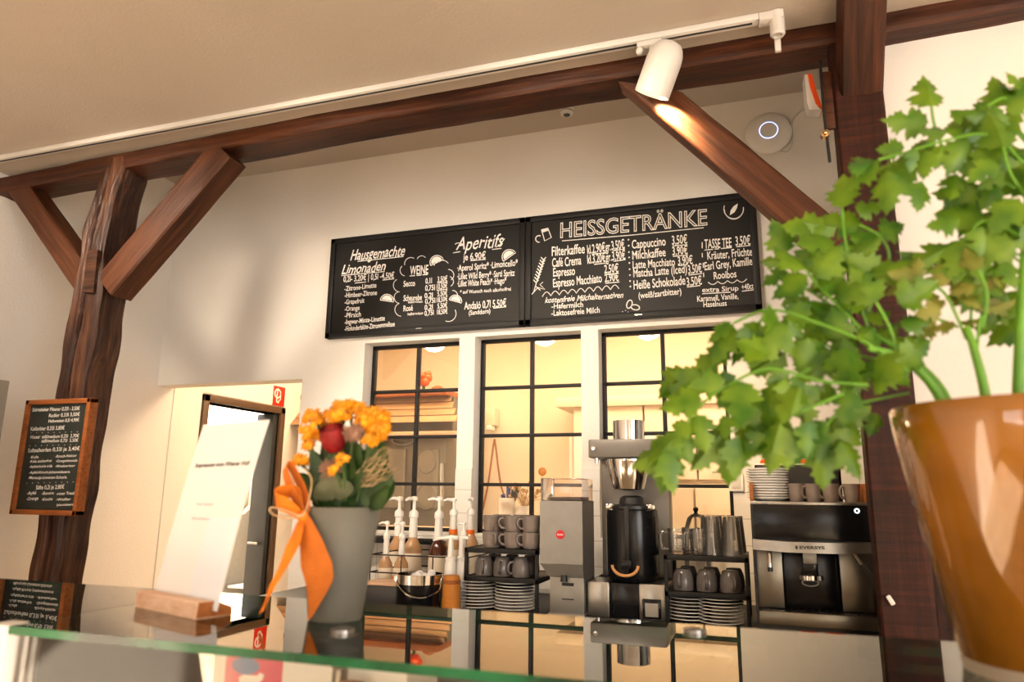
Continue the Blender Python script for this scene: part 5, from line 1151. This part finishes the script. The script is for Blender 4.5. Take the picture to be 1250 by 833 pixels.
for cx_, cy_, rx_, ry_, n, dy in [(390, 520, 24, 16, 44, 0), (374, 530, 9, 9, 12, -.005), (416, 500, 13, 10, 26, .01), (430, 496, 8, 8, 12, .02), (454, 510, 20, 11, 34, .005), (462, 528, 12, 12, 26, -.01), (444, 515, 10, 9, 14, -.01), (452, 541, 7, 8, 10, -.025), (410, 574, 6, 6, 5, -.04), (418, 562, 7, 5, 5, -.04), (366, 563, 9, 6, 10, .0), (412, 507, 16, 8, 24, 0), (385, 508, 14, 8, 20, .01), (438, 502, 12, 8, 18, .015), (466, 518, 9, 12, 18, 0), (376, 542, 6, 6, 8, -.005), (400, 525, 12, 10, 14, .02)]:
    t = MB(); cc = F(cx_, cy_, dy); st0 = F(425+(cx_-425)*.4, 612, dy*.5)
    for i in range(n):
        a = random.uniform(0, 2*PI); q_ = math.sqrt(random.random()); p_ = F(cx_+rx_*q_*math.cos(a), cy_+ry_*q_*math.sin(a), dy-.012*(1-q_*q_)+random.uniform(-.004, .004)); floret(t, p_, (p_-cc)*20+Vector((random.uniform(-.4, .4), -1, .35)), random.uniform(.0058, .0078))
    h_ = t.build('flower_head', 'petal', fp_, smooth=60)
    t = MB(); t.tube([st0, (st0+cc)/2+Vector((0, 0, .003)), cc], .0016, 6)
    for i in range(min(6, n)): a = random.uniform(0, 6.28); t.tube([cc*.75+st0*.25, F(cx_+rx_*.7*math.cos(a), cy_+ry_*.7*math.sin(a)+1, dy)], .0009, 5)
    t.build('stem', 'darkstem', h_)
# red rosette
rc = F(406, 531, -.02); t = MB()
for ly, (rr, n) in enumerate([(.006, 3), (.010, 4), (.0145, 5), (.0175, 6)]):
    for i in range(n):
        a0 = 2*PI*i/n+ly*.6; vs = []; fs = []; m_ = 7
        for v in range(5):
            for h in range(m_):
                a = a0+(h/(m_-1)-.5)*2*PI/n*1.5; el = -1.1+v/4*(1.9-ly*.12); k = rr*(1-.10*abs(h/(m_-1)-.5)); vs.append((k*math.cos(a)*math.cos(el*.8), k*math.sin(a)*math.cos(el*.8), rr*1.25*math.sin(el)))
        for v in range(4):
            for h in range(m_-1): a = v*m_+h; fs.append([a, a+1, a+m_+1, a+m_])
        t.add(vs, fs, Matrix.Translation(rc) @ Matrix.Rotation(.5, 4, 'X') @ Matrix.Diagonal((1.0, 1, 1.15, 1)))
t.sphere(rc, .013, 12, (1, 1, 1.2)); rb_ = t.build('red_bloom', 'red', fp_, smooth=60)
t = MB(); t.tube([F(415, 612), rc], .0018, 6); t.build('stem', 'darkstem', rb_)
for x, y, r in [(432, 529, .0155), (404, 574, .0165)]:
    cc = F(x, y, -.022); t = MB()
    for i in range(170):
        v = Vector((random.gauss(0, 1), random.gauss(0, 1)-.3, random.gauss(0, 1))).normalized(); e_ = cc+v*r*random.uniform(.8, 1.08); t.tube([cc+v*r*.3, e_], [.0009, .0004], 4)
    t.sphere(cc, r*.62, 10); sb = t.build('scabious_bloom', 'dusty', fp_, smooth=60)
    t = MB(); t.tube([F(420, 612), cc], .0014, 6); t.build('stem', 'darkstem', sb)
t = MB()
for i in range(26):
    pts = []; x, y = 440+random.uniform(-6, 12), 585+random.uniform(-10, 12)
    for k in range(6): pts.append(F(x, y, -.02+random.uniform(-.004, .004))); x += random.uniform(3, 9); y += random.uniform(-9, 1)
    t.tube(smoothpts(pts, 4), .00032, 4)
t.build('wispy_strands', 'twine', fp_)
# bow
bw = None
t = MB(); W_ = lambda x, y, dy=-.05: F(x, y, dy)
# long narrow tail, loops, broad tail
def rb(mb, pts, wds, dys):
    P_ = [F(x, y, d_) for (x, y), d_ in zip(pts, dys)]; sm = smoothpts(P_, 5); n = len(sm); sd = []
    for i in range(n):
        k = i/(n-1)*(len(wds)-1); a = int(k); f_ = k-a; w_ = wds[a] if a+1 >= len(wds) else [wds[a][j]*(1-f_)+wds[a+1][j]*f_ for j in range(3)]
        sd.append(Vector(w_)*.001)
    mb.ribbon(sm, sd, .0005)
rb(t, [(368, 633), (358, 665), (347, 690), (335, 712), (327, 730), (319, 748)], [(6, -2, 4), (12, -3, 3), (10, -3, 4), (7, 0, 4), (5, -2, 5), (3, 0, 2)], [-.05, -.062, -.066, -.062, -.06, -.06])
t.build('ribbon_tail', 'orange', fp_, smooth=60)
t = MB(); rb(t, [(371, 630), (378, 655), (386, 690), (390, 715), (384, 740), (378, 756)], [(7, -3, 2), (19, -6, 2), (26, -6, 4), (23, -8, 8), (11, -4, 6), (2, 0, 2)], [-.052, -.056, -.058, -.055, -.052, -.05]); t.build('ribbon_tail', 'orange2', fp_, smooth=60)
t = MB(); rb(t, [(368, 630), (352, 618), (338, 612), (338, 604), (352, 600), (366, 605), (370, 626)], [(1, -4, 8), (2, -5, 10), (2, -5, 10), (2, -6, 8), (2, -6, 8), (2, -5, 9), (1, -3, 6)], [-.052, -.06, -.058, -.05, -.045, -.045, -.05]); t.build('ribbon_loop', 'orange', fp_, smooth=60)
t = MB(); rb(t, [(370, 630), (362, 610), (352, 588), (348, 572), (354, 568), (366, 590), (374, 612), (373, 628)], [(6, -4, 2), (9, -4, 1), (8, -4, 2), (5, -4, 4), (6, -4, 4), (8, -4, 2), (9, -5, 1), (6, -3, 2)], [-.052, -.05, -.045, -.04, -.035, -.036, -.045, -.05]); t.build('ribbon_loop', 'orange2', fp_, smooth=60)
t = MB(); t.sphere(F(369, 630, -.055), .008, 12, (1.1, .8, .9)); t.build('knot', 'orange', fp_, smooth=60)
t = MB(); t.tube(smoothpts([F(369, 630, -.066), F(352, 633, -.062), F(333, 628, -.06), (F(330, 620, -.06)), F(345, 622, -.062), F(369, 629, -.066), F(378, 605, -.05), F(380, 585, -.04), F(372, 572, -.03)]), .0011, 6); t.build('twine', 'twine', fp_)

# ------------------------------------------------------------------ amber vase with leafy stems
VY = .87; vb = P(1286, 822, VY); vx = PZ(1286, 822, ZG).x
vx = .262; vy = .862
# sizes from its outline
def rad_at(px_, py_):       # radius that puts the left outline at this pixel
    d = ray(px_, py_); d2 = Vector((d.x, d.y)); t_ = Vector((vx, vy)); per = abs(d2.x*t_.y-d2.y*t_.x)/d2.length; s_ = t_.dot(d2)/d2.length_squared; return per, CAM.z+d.z*s_
prof = [rad_at(x, y) for x, y in [(1172, 812), (1163, 770), (1140, 700), (1119, 630), (1101, 570), (1090, 530), (1085, 506)]]
zR = prof[-1][1]
vz = thing('amber_vase', 'large glossy amber ceramic vase of leafy stems at the right of the counter', 'vase', (vx, vy, ZG))
pf = [(0, ZG), (prof[0][0]*.97, ZG), (prof[0][0]*.99, ZG+.012)]
t = MB(); t.lathe(pf, 64, c=(vx, vy, 0)); t.build('foot', 'gbase', vz, smooth=60)
t = MB(); pr_ = [(prof[0][0]*.99, ZG+.0122)]+[(a, max(b_, ZG+.014)) for a, b_ in prof[1:]]+[(prof[-1][0]-.002, zR+.003), (prof[-1][0]-.006, zR+.002), (prof[-1][0]-.008, zR-.01)]+[(a-.009, b_) for a, b_ in prof[-2:1:-1]]+[(0, ZG+.03)]
t.lathe(pr_, 96, c=(vx, vy, 0)); t.build('body', 'glaze', vz, smooth=60)
LOBE = [(0, 0), (.10, .03), (.55, .06), (.50, .13), (.88, .20), (.74, .27), (1.0, .36), (.70, .42), (.36, .44), (.52, .54), (.74, .58), (.56, .64), (.60, .71), (.36, .72), (.34, .82), (.18, .84), (0, 1.0)]
LOBE2 = [(0, 0), (.12, .05), (.60, .14), (.50, .22), (.94, .34), (.72, .42), (.98, .52), (.50, .54), (.40, .60), (.56, .70), (.34, .74), (.32, .84), (.14, .88), (0, 1)]
def sprig(label, stem_pts, rads, leaves, mat, seed, twigs=()):
    random.seed(seed)
    base = Vector(stem_pts[0]); s_ = thing('leafy_stem', label, 'plant stem', base, 'green stems in the amber vase')
    t = MB(); sm = smoothpts([Vector(p) for p in stem_pts], 5); n = len(sm)
    t.tube(sm, [rads[0]+(rads[1]-rads[0])*i/(n-1) for i in range(n)], 10)
    for tw in twigs: t.tube(smoothpts([Vector(p) for p in tw], 4), .0016, 6)
    t.build('stalk', 'stem', s_, smooth=60)
    t = MB()
    for (b_, e_, wd) in leaves:
        nr = Vector((random.uniform(-.6, .6), -1, random.uniform(-.3, .8)))
        leaf(t, b_, e_, nr, wd, random.choice((LOBE, LOBE2)), random.uniform(.1, .8), random.uniform(-.05, .35))
    t.build('leaves', mat, s_, smooth=60)
    return s_
def scatter(lines, step, size, spread, Y, hang, seed):
    """leaves along sight-drawn twigs: lines of pixel points at depth Y"""
    random.seed(seed); out = []; tw = []
    for ln, yd in lines:
        pts = [P(x, y, Y+yd) for x, y in ln]; sm = smoothpts(pts, 6); tw.append(pts); acc = 0
        for a, b_ in zip(sm, sm[1:]):
            acc += (b_-a).length
            if acc >= step:
                acc = 0; dr = (b_-a).normalized()
                for sg in (1, -1):
                    sz = size*random.uniform(.65, 1.25); side = Vector((dr.z*sg, 0, -dr.x*sg)); v = (side*random.uniform(.5, 1.1)+dr*random.uniform(.2, .8)+Vector((0, random.uniform(-.5, .5), -hang*random.uniform(.4, 1.3)))).normalized()
                    b0 = b_+v*size*.25+Vector((random.uniform(-1, 1), random.uniform(-1.2, 1.2), random.uniform(-1, 1)))*spread; out.append((b0, b0+v*sz, sz*random.uniform(.75, 1.0)))
        e_ = sm[-1]; dr = (sm[-1]-sm[-3]).normalized(); v = (dr+Vector((0, 0, -hang*.7))).normalized(); out.append((e_, e_+v*size*1.2, size*1.05))
    return out, tw
def V_(x, y, d): return P(x, y, vy+d)
# left hanging mass
L1, T1 = scatter([([(1110, 455), (1060, 420), (1000, 395), (940, 378), (895, 395)], -.03), ([(1060, 470), (1000, 465), (940, 450), (890, 470), (850, 500), (822, 545)], -.05), ([(990, 450), (940, 480), (905, 520), (880, 530)], -.02), ([(1030, 480), (985, 500), (962, 508), (952, 518)], -.06), ([(1040, 490), (1012, 515), (1006, 538)], 0), ([(940, 380), (900, 420), (870, 440), (850, 450)], .0)], .020, .046, .011, vy, 1.3, 3)
sprig('drooping leafy stem leaning far left out of the amber vase over the machine', [V_(1175, 600, .01), V_(1150, 492, .0), V_(1105, 440, -.02), V_(1060, 425, -.03)], (.006, .003), L1, 'leaf', 11, T1)
L2, T2 = scatter([([(1090, 470), (1060, 400), (1040, 340), (1030, 280), (1028, 255)], .02), ([(1060, 420), (1010, 370), (975, 345), (960, 310)], .04), ([(1060, 380), (1085, 320), (1075, 290), (1050, 275)], .03), ([(1075, 440), (1030, 430), (1000, 420), (960, 430)], .0), ([(1100, 470), (1090, 410), (1070, 370)], -.02), ([(1110, 480), (1060, 490), (1034, 498), (1024, 508)], .02), ([(1050, 400), (1000, 350), (985, 330)], .0)], .019, .042, .011, vy, .35, 5)
sprig('upright leafy stem in front of the reddish post, left part of the vase', [V_(1185, 600, .03), V_(1158, 492, .02), V_(1115, 440, .02), V_(1070, 410, .02)], (.006, .003), L2, 'leaf', 12, T2)
L3, T3 = scatter([([(1250, 200), (1210, 165), (1160, 170), (1110, 185), (1072, 195)], -.02), ([(1240, 230), (1200, 210), (1160, 200), (1120, 205)], .0), ([(1260, 150), (1230, 120), (1205, 130)], .02), ([(1262, 250), (1235, 215), (1225, 180)], -.03), ([(1262, 300), (1230, 280), (1200, 270), (1180, 290)], -.01), ([(1270, 190), (1240, 160), (1230, 130)], .03), ([(1150, 180), (1140, 150), (1137, 130)], .01)], .019, .042, .011, vy, .6, 8)
sprig('tall leafy stem at the right edge arching left across the cream wall', [V_(1250, 600, .02), V_(1243, 492, .01), V_(1247, 380, .0), V_(1255, 260, .0), V_(1256, 200, .0)], (.0065, .004), L3, 'leaf', 13, T3)
L4, T4 = scatter([([(1180, 415), (1165, 380), (1150, 355), (1120, 340)], -.01), ([(1185, 400), (1185, 360), (1175, 330), (1160, 320)], .01), ([(1200, 400), (1205, 360), (1195, 330)], -.02), ([(1170, 400), (1160, 395), (1145, 390)], .0)], .018, .026, .006, vy, .35, 9)
sprig('pale forked stem with small yellowish leaves in the middle of the vase', [V_(1215, 600, -.02), V_(1204, 490, -.02), V_(1190, 430, -.02), V_(1180, 400, -.015)], (.006, .0035), L4, 'leaf2', 14, [[V_(1192, 440, -.02), V_(1194, 410, -.02), V_(1198, 385, -.02)]]+T4)
L5, T5 = scatter([([(1260, 330), (1225, 300), (1215, 250), (1205, 240)], .03), ([(1275, 280), (1250, 240), (1220, 225)], .05), ([(1290, 220), (1262, 180), (1240, 150), (1250, 118)], .05), ([(1290, 380), (1250, 350), (1225, 345)], .02), ([(1280, 330), (1240, 310), (1210, 330)], .0), ([(1280, 260), (1235, 260), (1205, 275)], .01)], .018, .046, .012, vy, .5, 10)
sprig('leafy stem partly cut off by the right edge of the vase group', [V_(1290, 600, .04), V_(1285, 492, .04), V_(1285, 380, .04), V_(1285, 280, .04)], (.006, .004), L5, 'leaf', 15, T5)
